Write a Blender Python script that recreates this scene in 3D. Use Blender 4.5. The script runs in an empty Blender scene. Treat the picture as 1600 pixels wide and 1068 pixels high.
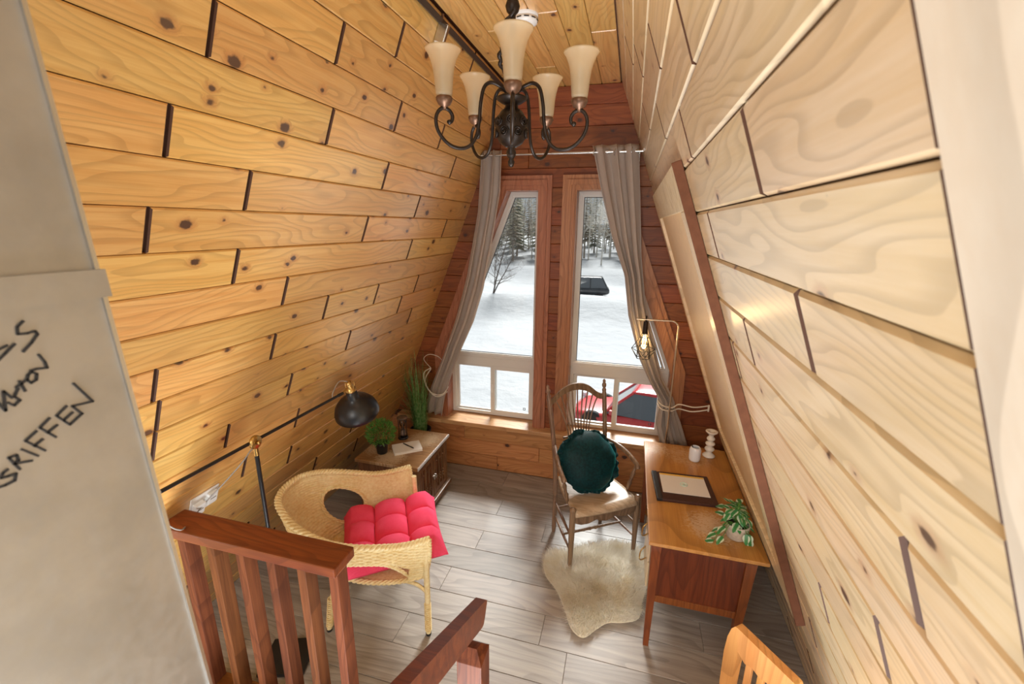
import bpy, bmesh, math, random
from mathutils import Vector, Matrix, noise
from math import sin, cos, pi, sqrt, radians as RAD, tan, atan2, exp
rnd = random.Random(7)
scene = bpy.context.scene
COL = scene.collection
# ------------------------------------------------------------------ camera
CZ = 2.416
yaw, pitch, roll, FPX = RAD(14.946), RAD(15.0157), RAD(-0.6603), 677.8
fw = Vector((-sin(yaw)*cos(pitch), cos(yaw)*cos(pitch), -sin(pitch)))
rt = Vector((cos(yaw), sin(yaw), 0)); dn = fw.cross(rt)
r2 = rt*cos(roll) + dn*sin(roll); d2 = dn*cos(roll) - rt*sin(roll)
cam = bpy.data.cameras.new('camera'); co = bpy.data.objects.new('camera', cam); COL.objects.link(co)
M = Matrix((r2, -d2, -fw)).transposed().to_4x4(); M.translation = Vector((0, 0, CZ)); co.matrix_world = M
cam.sensor_fit = 'HORIZONTAL'; cam.sensor_width = 36; cam.lens = FPX/1600*36; cam.clip_start = .02; cam.clip_end = 400
cam.dof.use_dof = True; cam.dof.focus_distance = 2.3; cam.dof.aperture_fstop = 4.5
scene.camera = co
# ------------------------------------------------------------------ world, sun, large lights, exposure
w = bpy.data.worlds.new('world'); scene.world = w; w.use_nodes = True
bg = w.node_tree.nodes['Background']; bg.inputs[0].default_value = (.86, .93, 1, 1); bg.inputs[1].default_value = .36
def lamp(name, typ, loc, rot, energy, col=(1, 1, 1), **k):
    l = bpy.data.lights.new(name, typ); o = bpy.data.objects.new(name, l); COL.objects.link(o)
    o.location = loc; o.rotation_euler = rot; l.energy = energy; l.color = col
    for a, b in k.items(): setattr(l, a, b)
    return o
sun = lamp('sun', 'SUN', (0, 9, 9), (0, 0, 0), 6.2, (1, .98, .95), angle=RAD(22))
sun.rotation_euler = Vector((.02, -1, -.86)).to_track_quat('-Z', 'Y').to_euler()
# added fill lamp behind the viewer, brightens the room from out of view
fill_rear = lamp('rear_fill_light', 'AREA', (-.7, -4.2, 4.0), (RAD(72), 0, 0), 300, (1, .97, .92), shape='RECTANGLE', size=4.2, size_y=3.2)
# added fill lamp under the viewer, lifts sloping walls and ceiling
fill_below = lamp('lower_fill_light', 'AREA', (-.10, -.55, -1.7), (RAD(180), 0, 0), 290, (.97, .98, 1), shape='RECTANGLE', size=1.8, size_y=2.2)
vs = scene.view_settings; vs.view_transform = 'Standard'; vs.look = 'None'; vs.exposure = 0.38; vs.gamma = 1; vs.use_curve_mapping = False

# ------------------------------------------------------------------ helpers
def tag(o, label=None, cat=None, group=None, kind=None):
    if label: o['label'] = label
    if cat: o['category'] = cat
    if group: o['group'] = group
    if kind: o['kind'] = kind
    return o
def empty(name, loc=(0, 0, 0), rz=0, label=None, cat=None, group=None, kind=None):
    o = bpy.data.objects.new(name, None); COL.objects.link(o); o.location = loc; o.rotation_euler = (0, 0, rz)
    o.empty_display_size = .05
    return tag(o, label, cat, group, kind)
def V(*a): return Vector(a)
class MB:
    def __init__(s, m=None): s.v = []; s.f = []; s.sm = []; s.m = m
    def add(s, vs, fs, smooth=False, m=None):
        b = len(s.v); m = m or s.m
        s.v += [(m @ Vector(p)) if m else Vector(p) for p in vs]
        s.f += [tuple(b+i for i in f) for f in fs]; s.sm += [smooth]*len(fs); return s
    def box(s, x0, x1, y0, y1, z0, z1, c=0, m=None):
        if c <= 0:
            vs = [(x, y, z) for z in (z0, z1) for y in (y0, y1) for x in (x0, x1)]
            return s.add(vs, [(0, 2, 3, 1), (4, 5, 7, 6), (0, 1, 5, 4), (2, 6, 7, 3), (0, 4, 6, 2), (1, 3, 7, 5)], m=m)
        bm = bmesh.new(); vv = [bm.verts.new((x, y, z)) for z in (z0, z1) for y in (y0, y1) for x in (x0, x1)]
        for f in [(0, 2, 3, 1), (4, 5, 7, 6), (0, 1, 5, 4), (2, 6, 7, 3), (0, 4, 6, 2), (1, 3, 7, 5)]: bm.faces.new([vv[i] for i in f])
        bmesh.ops.bevel(bm, geom=bm.edges[:], offset=c, segments=2, profile=.6, affect='EDGES')
        return s.bm(bm, m=m)
    def bm(s, bm, smooth=False, m=None):
        bm.verts.index_update()
        s.add([v.co[:] for v in bm.verts], [[v.index for v in f.verts] for f in bm.faces], smooth, m); bm.free(); return s
    def beam(s, a, b, w, h, up=(0, 0, 1), c=0):
        a, b = Vector(a), Vector(b); d = b-a; L = d.length; x = d/L; y = Vector(up).cross(x)
        if y.length < 1e-4: y = Vector((0, 1, 0)).cross(x)
        y.normalize(); z = x.cross(y)
        m = Matrix((x, y, z)).transposed().to_4x4(); m.translation = a
        return s.box(0, L, -w/2, w/2, -h/2, h/2, c, m=(s.m @ m) if s.m else m)
    def lathe(s, prof, n=24, m=None, cap=True, a0=0, a1=2*pi):
        vs = []; fs = []; k = len(prof); full = abs(a1-a0-2*pi) < 1e-6; N = n if full else n+1
        for i in range(N):
            a = a0+(a1-a0)*i/n
            for r, z in prof: vs.append((r*cos(a), r*sin(a), z))
        for i in range(n):
            j = (i+1) % N
            for q in range(k-1): fs.append((i*k+q, j*k+q, j*k+q+1, i*k+q+1))
        s.add(vs, fs, True, m)
        if cap and full:
            for q in (0, k-1):
                if prof[q][0] > 1e-4:
                    ring = [(prof[q][0]*cos(2*pi*i/n), prof[q][0]*sin(2*pi*i/n), prof[q][1]) for i in range(n)]
                    s.add(ring, [tuple(range(n)) if q else tuple(reversed(range(n)))], False, m)
        return s
    def tube(s, pts, r, n=8, closed=False, cap=True):
        pts = [Vector(p) for p in pts]; k = len(pts); rs = r if isinstance(r, (list, tuple)) else [r]*k
        vs = []; fs = []; pn = None
        for i in range(k):
            if closed: t = pts[(i+1) % k]-pts[i-1]
            else: t = pts[min(i+1, k-1)]-pts[max(i-1, 0)]
            if t.length < 1e-9: t = Vector((0, 0, 1))
            t.normalize()
            if pn is None:
                pn = Vector((0, 0, 1)) if abs(t.z) < .9 else Vector((1, 0, 0))
            u = pn - t*pn.dot(t)
            if u.length < 1e-6: u = t.orthogonal()
            u.normalize(); pn = u; w_ = t.cross(u)
            for j in range(n):
                a = 2*pi*j/n; vs.append(pts[i]+(u*cos(a)+w_*sin(a))*rs[i])
        for i in range(k if closed else k-1):
            i2 = (i+1) % k
            for j in range(n): j2 = (j+1) % n; fs.append((i*n+j, i*n+j2, i2*n+j2, i2*n+j))
        s.add(vs, fs, True)
        if cap and not closed: s.add([vs[j] for j in range(n)], [tuple(reversed(range(n)))]); s.add([vs[(k-1)*n+j] for j in range(n)], [tuple(range(n))])
        return s
    def prism(s, poly, h0, h1, axis='z', m=None, hole=None):
        # poly: list of 2D; axis z: (x,y); y: (x,z); x: (y,z)
        def p3(p, h): return {'z': (p[0], p[1], h), 'y': (p[0], h, p[1]), 'x': (h, p[0], p[1])}[axis]
        n = len(poly)
        if hole is None:
            s.add([p3(p, h0) for p in poly]+[p3(p, h1) for p in poly],
                  [tuple(reversed(range(n))), tuple(range(n, 2*n))]+[(i, (i+1) % n, n+(i+1) % n, n+i) for i in range(n)], m=m)
        else:
            vs = [p3(p, h) for h in (h0, h1) for q in (poly, hole) for p in q]; fs = []
            for i in range(n):
                j = (i+1) % n
                fs += [(i, j, n+j, n+i), (2*n+i, 3*n+i, 3*n+j, 2*n+j), (i, 2*n+i, 2*n+j, j), (n+i, n+j, 3*n+j, 3*n+i)]
            s.add(vs, fs, m=m)
        return s
    def grid(s, fn, nu, nv, cu=False, cv=False, smooth=True, skip=None):
        vs = [fn(i/(nu if cu else nu), j/(nv if cv else nv)) for i in range(nu if cu else nu+1) for j in range(nv if cv else nv+1)]
        NU, NV = (nu if cu else nu+1), (nv if cv else nv+1); fs = []
        for i in range(nu):
            for j in range(nv):
                if skip and skip((i+.5)/nu, (j+.5)/nv): continue
                i2, j2 = (i+1) % NU, (j+1) % NV
                fs.append((i*NV+j, i2*NV+j, i2*NV+j2, i*NV+j2))
        return s.add(vs, fs, smooth)
    def build(s, name, mat, parent=None, label=None, cat=None, group=None, kind=None, fix=True, solid=0):
        me = bpy.data.meshes.new(name); me.from_pydata([tuple(v) for v in s.v], [], s.f)
        me.polygons.foreach_set('use_smooth', s.sm)
        if fix:
            bm = bmesh.new(); bm.from_mesh(me); bmesh.ops.recalc_face_normals(bm, faces=bm.faces); bm.to_mesh(me); bm.free()
        me.update(); o = bpy.data.objects.new(name, me); COL.objects.link(o)
        me.materials.append(MT[mat] if isinstance(mat, str) else mat)
        if parent: o.parent = parent
        if solid:
            md = o.modifiers.new('solid', 'SOLIDIFY'); md.thickness = solid; md.offset = 0
        return tag(o, label, cat, group, kind)
def inst(src, name, parent, loc=(0, 0, 0), rot=(0, 0, 0), sc=(1, 1, 1)):
    o = src.copy(); o.name = name; COL.objects.link(o); o.parent = parent; o.location = loc; o.rotation_euler = rot; o.scale = sc
    return o
def dup(o, loc=None, rz=None, parent=None):
    c = o.copy(); COL.objects.link(c); c.parent = parent
    for ch in list(o.children): dup(ch, parent=c)
    if loc is not None: c.location = loc
    if rz is not None: c.rotation_euler = (0, 0, rz)
    return c
def spl(pts, n=8, closed=False):
    P = [Vector(p) for p in pts]; k = len(P); out = []
    for i in range(k if closed else k-1):
        if closed: a, b, c, d = P[i-1], P[i], P[(i+1) % k], P[(i+2) % k]
        else: a, b, c, d = P[max(i-1, 0)], P[i], P[i+1], P[min(i+2, k-1)]
        for j in range(n):
            t = j/n; out.append(.5*((2*b)+(c-a)*t+(2*a-5*b+4*c-d)*t*t+(3*b-a-3*c+d)*t**3))
    if not closed: out.append(P[-1])
    return out
def interp(tab, t):
    for (a, x), (b, y) in zip(tab, tab[1:]):
        if t <= b:
            u = max(0, min(1, (t-a)/(b-a))); return x+(y-x)*u
    return tab[-1][1]
def shrink(poly, d):
    # inset a convex polygon (given counter-clockwise) by d
    n = len(poly); L = []
    for i in range(n):
        a, b = Vector(poly[i]), Vector(poly[(i+1) % n]); e = (b-a).normalized(); nn = Vector((-e.y, e.x)); L.append((a+nn*d, e))
    out = []
    for i in range(n):
        (p, e), (q, g) = L[i-1], L[i]; den = e.x*g.y-e.y*g.x
        t = ((q.x-p.x)*g.y-(q.y-p.y)*g.x)/den; out.append(tuple(p+e*t))
    return out

# ------------------------------------------------------------------ materials
MT = {}
def newmat(name):
    m = bpy.data.materials.new(name); m.use_nodes = True; nt = m.node_tree; MT[name] = m
    return m, nt, nt.nodes['Principled BSDF']
def N(nt, t, **k):
    n = nt.nodes.new('ShaderNode'+t)
    for a, b in k.items():
        if a.startswith('i_'):
            key = a[2:]; n.inputs[int(key) if key.isdigit() else key].default_value = b
        else: setattr(n, a, b)
    return n
def mth(nt, op, a, b=None, c=None):
    n = N(nt, 'Math', operation=op)
    for i, x in enumerate((a, b, c)):
        if x is None: continue
        if isinstance(x, (int, float)): n.inputs[i].default_value = x
        else: nt.links.new(x, n.inputs[i])
    return n.outputs[0]
def comb(nt, a, b, c):
    n = N(nt, 'CombineXYZ')
    for i, x in enumerate((a, b, c)):
        if isinstance(x, (int, float)): n.inputs[i].default_value = x
        else: nt.links.new(x, n.inputs[i])
    return n.outputs[0]
def mixc(nt, f, a, b, bt='MIX'):
    n = N(nt, 'Mix', data_type='RGBA', blend_type=bt)
    for i, x in ((0, f), (6, a), (7, b)):
        if isinstance(x, (int, float)): n.inputs[i].default_value = x
        elif isinstance(x, tuple): n.inputs[i].default_value = (*x[:3], 1)
        else: nt.links.new(x, n.inputs[i])
    return n.outputs[2]
def mapr(nt, x, a, b, c=0, d=1, smooth=True):
    n = N(nt, 'MapRange', interpolation_type='SMOOTHSTEP' if smooth else 'LINEAR', clamp=True)
    for i, v in enumerate((x, a, b, c, d)):
        if isinstance(v, (int, float)): n.inputs[i].default_value = v
        else: nt.links.new(v, n.inputs[i])
    return n.outputs[0]
def noi(nt, vec, scale=1, detail=3, rough=.5, dist=0):
    n = N(nt, 'TexNoise'); n.inputs['Scale'].default_value = scale; n.inputs['Detail'].default_value = detail
    n.inputs['Roughness'].default_value = rough; n.inputs['Distortion'].default_value = dist
    if vec is not None: nt.links.new(vec, n.inputs['Vector'])
    return n.outputs['Fac']
def bump(nt, b, h, strength=.2, dist=.002):
    n = N(nt, 'Bump'); n.inputs['Strength'].default_value = strength; n.inputs['Distance'].default_value = dist
    nt.links.new(h, n.inputs['Height']); nt.links.new(n.outputs[0], b.inputs['Normal'])
def plain(name, col, rough=.5, metal=0, spec=.5, nz=0, nscale=30, bmp=0, **k):
    m, nt, b = newmat(name); b.inputs['Base Color'].default_value = (*col, 1); b.inputs['Roughness'].default_value = rough
    b.inputs['Metallic'].default_value = metal; b.inputs['Specular IOR Level'].default_value = spec
    for a, v in k.items(): b.inputs[a.replace('_', ' ')].default_value = v
    if nz or bmp:
        tc = N(nt, 'TexCoord'); f = noi(nt, tc.outputs['Object'], nscale, 4)
        if nz: nt.links.new(mixc(nt, mapr(nt, f, .3, .7), tuple(c*(1-nz) for c in col), tuple(min(1, c*(1+nz)) for c in col)), b.inputs['Base Color'])
        if bmp: bump(nt, b, f, bmp, .004)
    return m
def wood(name, light, dark, knot=0, axis=0, rough=.36, var=.16, gs=1, spec=.5, kscale=5.5, kcol=None, worn=None, grain=1.0, bmp=.12, coat=0, rings=.45):
    m, nt, b = newmat(name); tc = N(nt, 'TexCoord'); oi = N(nt, 'ObjectInfo'); sp = N(nt, 'SeparateXYZ')
    nt.links.new(tc.outputs['Object'], sp.inputs[0]); R = oi.outputs['Random']
    ax = [sp.outputs[(axis+i) % 3] for i in range(3)]
    a = mth(nt, 'MULTIPLY_ADD', R, 37.7, ax[0]); bb = mth(nt, 'MULTIPLY_ADD', R, 11.3, ax[1]); c = ax[2]
    if not knot: bb2 = bb
    else:
        vo = N(nt, 'TexVoronoi', voronoi_dimensions='2D'); vo.inputs['Scale'].default_value = kscale
        nt.links.new(comb(nt, mth(nt, 'MULTIPLY', a, .72), bb, 0), vo.inputs['Vector'])
        # ragged knot outline
        rag = noi(nt, comb(nt, mth(nt, 'MULTIPLY', a, .7), bb, 0), 75, 3)
        d = mth(nt, 'ADD', mth(nt, 'DIVIDE', vo.outputs['Distance'], kscale), mth(nt, 'MULTIPLY', mth(nt, 'SUBTRACT', rag, .5), .014))
        cs = N(nt, 'SeparateColor'); nt.links.new(vo.outputs['Color'], cs.inputs[0])
        r = mth(nt, 'MULTIPLY', mth(nt, 'SUBTRACT', cs.outputs[0], 1-knot), .030)
        kn = mapr(nt, mth(nt, 'SUBTRACT', d, r), .0035, -.0045)
        halo = mth(nt, 'MULTIPLY', mapr(nt, mth(nt, 'SUBTRACT', d, r), .022, 0), mapr(nt, r, 0, .004))
        bb2 = mth(nt, 'MULTIPLY_ADD', halo, .022, bb)
    g1 = noi(nt, comb(nt, mth(nt, 'MULTIPLY', a, 1.3/gs), mth(nt, 'MULTIPLY', bb2, 34/gs), mth(nt, 'MULTIPLY', c, 34/gs)), 1, 3, .55, .5)
    g2 = noi(nt, comb(nt, mth(nt, 'MULTIPLY', a, 7/gs), mth(nt, 'MULTIPLY', bb2, 190/gs), mth(nt, 'MULTIPLY', c, 190/gs)), 1, 2, .5)
    g = mth(nt, 'ADD', mth(nt, 'MULTIPLY', mapr(nt, g1, .32, .68), .7*grain), mth(nt, 'MULTIPLY', mapr(nt, g2, .35, .65), .3*grain))
    # growth rings: warped bands that sharpen on one side, opening into cathedral arches
    wv = noi(nt, comb(nt, mth(nt, 'MULTIPLY', a, 1.1/gs), mth(nt, 'MULTIPLY', bb2, 4.5/gs), c), 1, 2, .45)
    ph = mth(nt, 'FRACT', mth(nt, 'ADD', mth(nt, 'MULTIPLY', wv, 15), mth(nt, 'MULTIPLY', bb2, 26/gs)))
    ring = mth(nt, 'MULTIPLY', mapr(nt, ph, .45, .95), mapr(nt, ph, 1.0, .96))
    col = mixc(nt, mth(nt, 'MULTIPLY', ring, rings), mixc(nt, g, light, dark), tuple(x*.62 for x in dark))
    hv = N(nt, 'HueSaturation'); nt.links.new(col, hv.inputs['Color'])
    nt.links.new(mth(nt, 'MULTIPLY_ADD', R, 2*var, 1-var), hv.inputs['Value'])
    nt.links.new(mth(nt, 'MULTIPLY_ADD', mth(nt, 'FRACT', mth(nt, 'MULTIPLY', R, 7.31)), .016, .492), hv.inputs['Hue'])
    col = hv.outputs[0]
    if knot:
        col = mixc(nt, mth(nt, 'MULTIPLY', halo, .5), col, (dark[0]*.62, dark[1]*.42, dark[2]*.4))
        col = mixc(nt, mth(nt, 'MULTIPLY', kn, .95), col, kcol or (.05, .018, .010))
    if worn:
        # scuffs worn through the varnish: centre, radius, colour
        for (wx, wy, rad, wc, th) in worn:
            ds = N(nt, 'VectorMath', operation='DISTANCE'); nt.links.new(tc.outputs['Object'], ds.inputs[0]); ds.inputs[1].default_value = (wx, wy, 0)
            fall = mapr(nt, ds.outputs['Value'], rad, rad*.2)
            s1 = noi(nt, comb(nt, mth(nt, 'MULTIPLY', sp.outputs[0], 26), mth(nt, 'MULTIPLY', sp.outputs[1], 60), 0), 1.4, 5, .7, 1.5)
            f = mapr(nt, mth(nt, 'ADD', s1, mth(nt, 'MULTIPLY', fall, .22)), th, th+.06)
            col = mixc(nt, mth(nt, 'MULTIPLY', mth(nt, 'MULTIPLY', f, fall), .8), col, wc)
    nt.links.new(col, b.inputs['Base Color'])
    b.inputs['Roughness'].default_value = rough; b.inputs['Specular IOR Level'].default_value = spec
    if coat: b.inputs['Coat Weight'].default_value = 1; b.inputs['Coat IOR'].default_value = coat; b.inputs['Coat Roughness'].default_value = .28
    if bmp: bump(nt, b, g2, bmp, .0015)
    return m
PINE_L, PINE_D = (.80, .49, .155), (.68, .35, .085)
wood('pine', PINE_L, PINE_D, knot=.62, rough=.42, var=.10, coat=2.1)
wood('pine_pale', (.78, .62, .40), (.71, .53, .29), knot=.55, rough=.40, var=.08, coat=1.85)
wood('cedar', (.29, .085, .022), (.19, .046, .011), knot=.5, rough=.45, var=.16)  # upper end wall: dark wood, with backlit shade put into its colour
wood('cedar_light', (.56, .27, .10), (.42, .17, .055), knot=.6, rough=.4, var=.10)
wood('pine_trim', (.70, .63, .50), (.66, .57, .43), rough=.3, var=.03, axis=2, gs=2)
wood('cedar_trim', (.47, .20, .10), (.34, .125, .058), rough=.38, var=.06, axis=2)
wood('sill_wood', (.72, .45, .20), (.56, .29, .11), knot=.35, rough=.3)
wood('oak_floor', (.40, .355, .315), (.27, .235, .205), rough=.38, var=.15, gs=1.7, grain=1.0, bmp=.2)
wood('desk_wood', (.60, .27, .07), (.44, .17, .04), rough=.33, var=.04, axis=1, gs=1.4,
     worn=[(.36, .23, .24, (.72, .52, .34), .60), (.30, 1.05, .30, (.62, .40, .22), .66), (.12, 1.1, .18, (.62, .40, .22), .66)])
wood('desk_side', (.17, .035, .008), (.10, .018, .004), rough=.38, var=.04, axis=2, gs=1.3)  # dark stain, lowered further so the colour carries the panel's shade
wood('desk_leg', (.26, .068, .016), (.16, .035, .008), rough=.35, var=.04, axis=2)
wood('rail_wood', (.22, .062, .012), (.12, .028, .006), rough=.36, var=.12, axis=0, gs=1.2)
wood('baluster_wood', (.19, .06, .02), (.10, .028, .009), spec=.25, rough=.6, var=.16, axis=2, gs=1.2)  # rail and balusters: dark stain deepened to hold the near faces' backlit shade
wood('chair_oak', (.30, .185, .115), (.15, .085, .05), rough=.36, var=.05, axis=2, gs=.9)
wood('seat_oak', (.60, .45, .32), (.40, .27, .17), rough=.33, var=.03, axis=0, gs=1.0, rings=.35)
wood('honey_pine', (.74, .37, .12), (.62, .27, .075), rough=.4, var=.03, axis=2, gs=1.3)
wood('walnut', (.235, .115, .05), (.12, .052, .022), rough=.38, var=.08, axis=2)
wood('walnut_top', (.40, .22, .09), (.25, .12, .045), rough=.36, var=.03, axis=0,
     worn=[(.28, .10, .22, (.74, .60, .42), .58), (.40, .46, .24, (.66, .50, .33), .58), (.1, .2, .2, (.66, .50, .33), .62)])
wood('hatch_wood', (.80, .64, .42), (.74, .56, .33), rough=.24, var=.03, axis=2, spec=.8)
plain('hatch_panel', (.66, .46, .25), .5, nz=.04)
plain('hatch_edge', (.13, .05, .025), .75, spec=.15, nz=.1)
plain('backing', (.085, .032, .014), .9)
plain('end_grain', (.075, .028, .012), .8)
plain('vinyl', (.74, .72, .68), .32)
plain('white_plastic', (.82, .82, .80), .35)
plain('black_metal', (.008, .009, .012), .36, spec=.6)
plain('black_plastic', (.012, .012, .014), .45)
plain('brass', (.55, .36, .13), .3, metal=1)
plain('brushed_brass', (.62, .50, .36), .32, metal=1)
plain('steel', (.55, .54, .52), .25, metal=1)
plain('dark_track', (.10, .085, .075), .4, metal=.6)
plain('bronze', (.022, .014, .010), .40, metal=.5, nz=.3, nscale=40)
plain('bronze_cup', (.16, .085, .05), .4, metal=.6, nz=.25, nscale=40)
plain('ceramic_white', (.82, .84, .88), .25)
plain('ceramic_cream', (.78, .72, .63), .22)
plain('pot_stone', (.55, .47, .38), .75, nz=.12, nscale=60, bmp=.3)
plain('soil', (.035, .022, .015), .95)
plain('leather', (.055, .022, .018), .32, nz=.2, nscale=120, bmp=.15)
plain('paper', (.86, .83, .78), .7)
plain('paper_yellow', (.85, .55, .12), .7)
plain('mint', (.55, .80, .70), .7)
plain('ink', (.012, .012, .014), .6)
plain('cord_grey', (.35, .33, .31), .6)
plain('rope', (.70, .64, .55), .8)
plain('sand', (.42, .30, .27), .9)
plain('hourglass_wood', (.12, .085, .06), .6, nz=.3)
plain('tire', (.02, .02, .02), .8)
plain('car_red', (.62, .028, .03), .25, Coat_Weight=.6)
plain('car_dark', (.022, .024, .028), .25, Coat_Weight=.6)
plain('car_glass', (.10, .11, .12), .06, spec=1.0)
plain('lead_snow', (.55, .56, .58), .6)
plain('bark', (.33, .28, .235), .9, nz=.35, nscale=8)
plain('bark_pale', (.62, .57, .50), .9, nz=.3, nscale=8)
plain('needles', (.30, .30, .22), .9, nz=.5, nscale=1.5)
plain('needles_brown', (.48, .42, .34), .9, nz=.45, nscale=1.2)
plain('hide', (.85, .80, .68), .9)
# ------------------------------------------------------------------ special materials
def fabric(name, col, col2, scale=900, rough=.85, trans=0, sheen=0, stretch=(1, 1, 1), bmp=.25):
    m, nt, b = newmat(name); tc = N(nt, 'TexCoord'); mp = N(nt, 'Mapping'); mp.inputs['Scale'].default_value = stretch
    nt.links.new(tc.outputs['Object'], mp.inputs[0])
    f = noi(nt, mp.outputs[0], scale, 2, .6); big = noi(nt, tc.outputs['Object'], 9, 2)
    nt.links.new(mixc(nt, mapr(nt, mth(nt, 'ADD', mth(nt, 'MULTIPLY', f, .7), mth(nt, 'MULTIPLY', big, .3)), .35, .65), col, col2), b.inputs['Base Color'])
    b.inputs['Roughness'].default_value = rough; b.inputs['Specular IOR Level'].default_value = .2
    if sheen: b.inputs['Sheen Weight'].default_value = sheen; b.inputs['Sheen Roughness'].default_value = .35
    if bmp: bump(nt, b, f, bmp, .002)
    if trans:
        tr = N(nt, 'BsdfTranslucent'); tr.inputs[0].default_value = (*col2, 1); mx = N(nt, 'MixShader'); mx.inputs[0].default_value = trans
        nt.links.new(b.outputs[0], mx.inputs[1]); nt.links.new(tr.outputs[0], mx.inputs[2]); nt.links.new(mx.outputs[0], nt.nodes['Material Output'].inputs[0])
    return m
fabric('curtain_cloth', (.62, .545, .48), (.70, .62, .55), 500, trans=.48, stretch=(1, 1, .2))
fabric('pink_linen', (.82, .045, .12), (.95, .11, .22), 260, stretch=(1, 6, 1), bmp=.35)
fabric('teal_velvet', (.001, .018, .022), (.002, .036, .042), 60, rough=.6, sheen=.45, bmp=.12)
MT['teal_velvet'].node_tree.nodes['Principled BSDF'].inputs['Sheen Tint'].default_value = (.03, .55, .55, 1)
def glass_pane():
    m, nt, b = newmat('window_glass'); tr = N(nt, 'BsdfTransparent'); tr.inputs[0].default_value = (.93, .95, .95, 1)
    gl = N(nt, 'BsdfGlossy'); gl.inputs['Roughness'].default_value = .02; mx = N(nt, 'MixShader'); fr = N(nt, 'Fresnel'); fr.inputs[0].default_value = 1.25
    nt.links.new(fr.outputs[0], mx.inputs[0]); nt.links.new(tr.outputs[0], mx.inputs[1]); nt.links.new(gl.outputs[0], mx.inputs[2])
    nt.links.new(mx.outputs[0], nt.nodes['Material Output'].inputs[0])
glass_pane()
def clear_glass():
    m, nt, b = newmat('clear_glass'); tr = N(nt, 'BsdfTransparent'); tr.inputs[0].default_value = (.9, .92, .92, 1)
    gl = N(nt, 'BsdfGlossy'); gl.inputs['Roughness'].default_value = .03; mx = N(nt, 'MixShader'); fr = N(nt, 'Fresnel'); fr.inputs[0].default_value = 1.45
    nt.links.new(fr.outputs[0], mx.inputs[0]); nt.links.new(tr.outputs[0], mx.inputs[1]); nt.links.new(gl.outputs[0], mx.inputs[2])
    nt.links.new(mx.outputs[0], nt.nodes['Material Output'].inputs[0])
clear_glass()
def shade_glass():
    m, nt, b = newmat('frosted_amber'); b.inputs['Base Color'].default_value = (.80, .66, .42, 1); b.inputs['Roughness'].default_value = .3
    tc = N(nt, 'TexCoord'); f = noi(nt, tc.outputs['Object'], 25, 3); nt.links.new(mixc(nt, f, (.66, .57, .41), (.78, .71, .56)), b.inputs['Base Color'])
    tl = N(nt, 'BsdfTranslucent'); tl.inputs[0].default_value = (.90, .76, .50, 1); tp = N(nt, 'BsdfTransparent'); tp.inputs[0].default_value = (.95, .86, .66, 1)
    m1 = N(nt, 'MixShader'); m1.inputs[0].default_value = .5; m2 = N(nt, 'MixShader'); m2.inputs[0].default_value = .40
    nt.links.new(b.outputs[0], m1.inputs[1]); nt.links.new(tl.outputs[0], m1.inputs[2]); nt.links.new(m1.outputs[0], m2.inputs[1]); nt.links.new(tp.outputs[0], m2.inputs[2])
    nt.links.new(m2.outputs[0], nt.nodes['Material Output'].inputs[0])
shade_glass()
def galv():
    m, nt, b = newmat('galvanized'); tc = N(nt, 'TexCoord'); f = noi(nt, tc.outputs['Object'], 7, 5, .6); g = noi(nt, tc.outputs['Object'], 60, 3)
    nt.links.new(mixc(nt, mapr(nt, f, .3, .7), (.34, .325, .30), (.41, .39, .36)), b.inputs['Base Color'])
    b.inputs['Metallic'].default_value = .75; nt.links.new(mapr(nt, g, .2, .8, .30, .46, False), b.inputs['Roughness'])
galv()
def snowm():
    m, nt, b = newmat('snow'); tc = N(nt, 'TexCoord'); f = noi(nt, tc.outputs['Object'], .9, 6, .6); g = noi(nt, tc.outputs['Object'], .25, 4)
    nt.links.new(mixc(nt, mapr(nt, g, .35, .7), (.42, .43, .45), (.49, .495, .505)), b.inputs['Base Color'])
    b.inputs['Roughness'].default_value = .8; bump(nt, b, f, .5, .25)
snowm()
def leafm(name, mid, edge, fac=True):
    m, nt, b = newmat(name); tc = N(nt, 'TexCoord'); sp = N(nt, 'SeparateXYZ'); nt.links.new(tc.outputs['Object'], sp.inputs[0])
    if fac:   # variegated: cream margin outside |y| limit, object space of the leaf
        a = mth(nt, 'ABSOLUTE', sp.outputs[1]); n = noi(nt, tc.outputs['Object'], 160, 3); a = mth(nt, 'MULTIPLY_ADD', n, .010, a)
        nt.links.new(mixc(nt, mapr(nt, a, .0125, .0165), mid, edge), b.inputs['Base Color'])
    else:
        n = noi(nt, tc.outputs['Object'], 40, 2); nt.links.new(mixc(nt, mapr(nt, n, .35, .65), mid, edge), b.inputs['Base Color'])
    b.inputs['Roughness'].default_value = .42
    tl = N(nt, 'BsdfTranslucent'); tl.inputs[0].default_value = (*[min(1, c*1.6) for c in mid], 1); mx = N(nt, 'MixShader'); mx.inputs[0].default_value = .25
    nt.links.new(b.outputs[0], mx.inputs[1]); nt.links.new(tl.outputs[0], mx.inputs[2]); nt.links.new(mx.outputs[0], nt.nodes['Material Output'].inputs[0])
leafm('leaf_variegated', (.055, .26, .075), (.72, .78, .58))
leafm('leaf_green', (.045, .19, .03), (.20, .40, .08), False)
leafm('grass_blade', (.07, .24, .05), (.30, .48, .20), False)
def wicker():
    m, nt, b = newmat('wicker'); tc = N(nt, 'TexCoord'); f = noi(nt, tc.outputs['Object'], 60, 3); oi = noi(nt, tc.outputs['Object'], 9, 2)
    nt.links.new(mixc(nt, mapr(nt, mth(nt, 'ADD', mth(nt, 'MULTIPLY', f, .6), mth(nt, 'MULTIPLY', oi, .4)), .3, .7), (.80, .60, .27), (.96, .84, .52)), b.inputs['Base Color'])
    b.inputs['Roughness'].default_value = .45
wicker()
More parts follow.
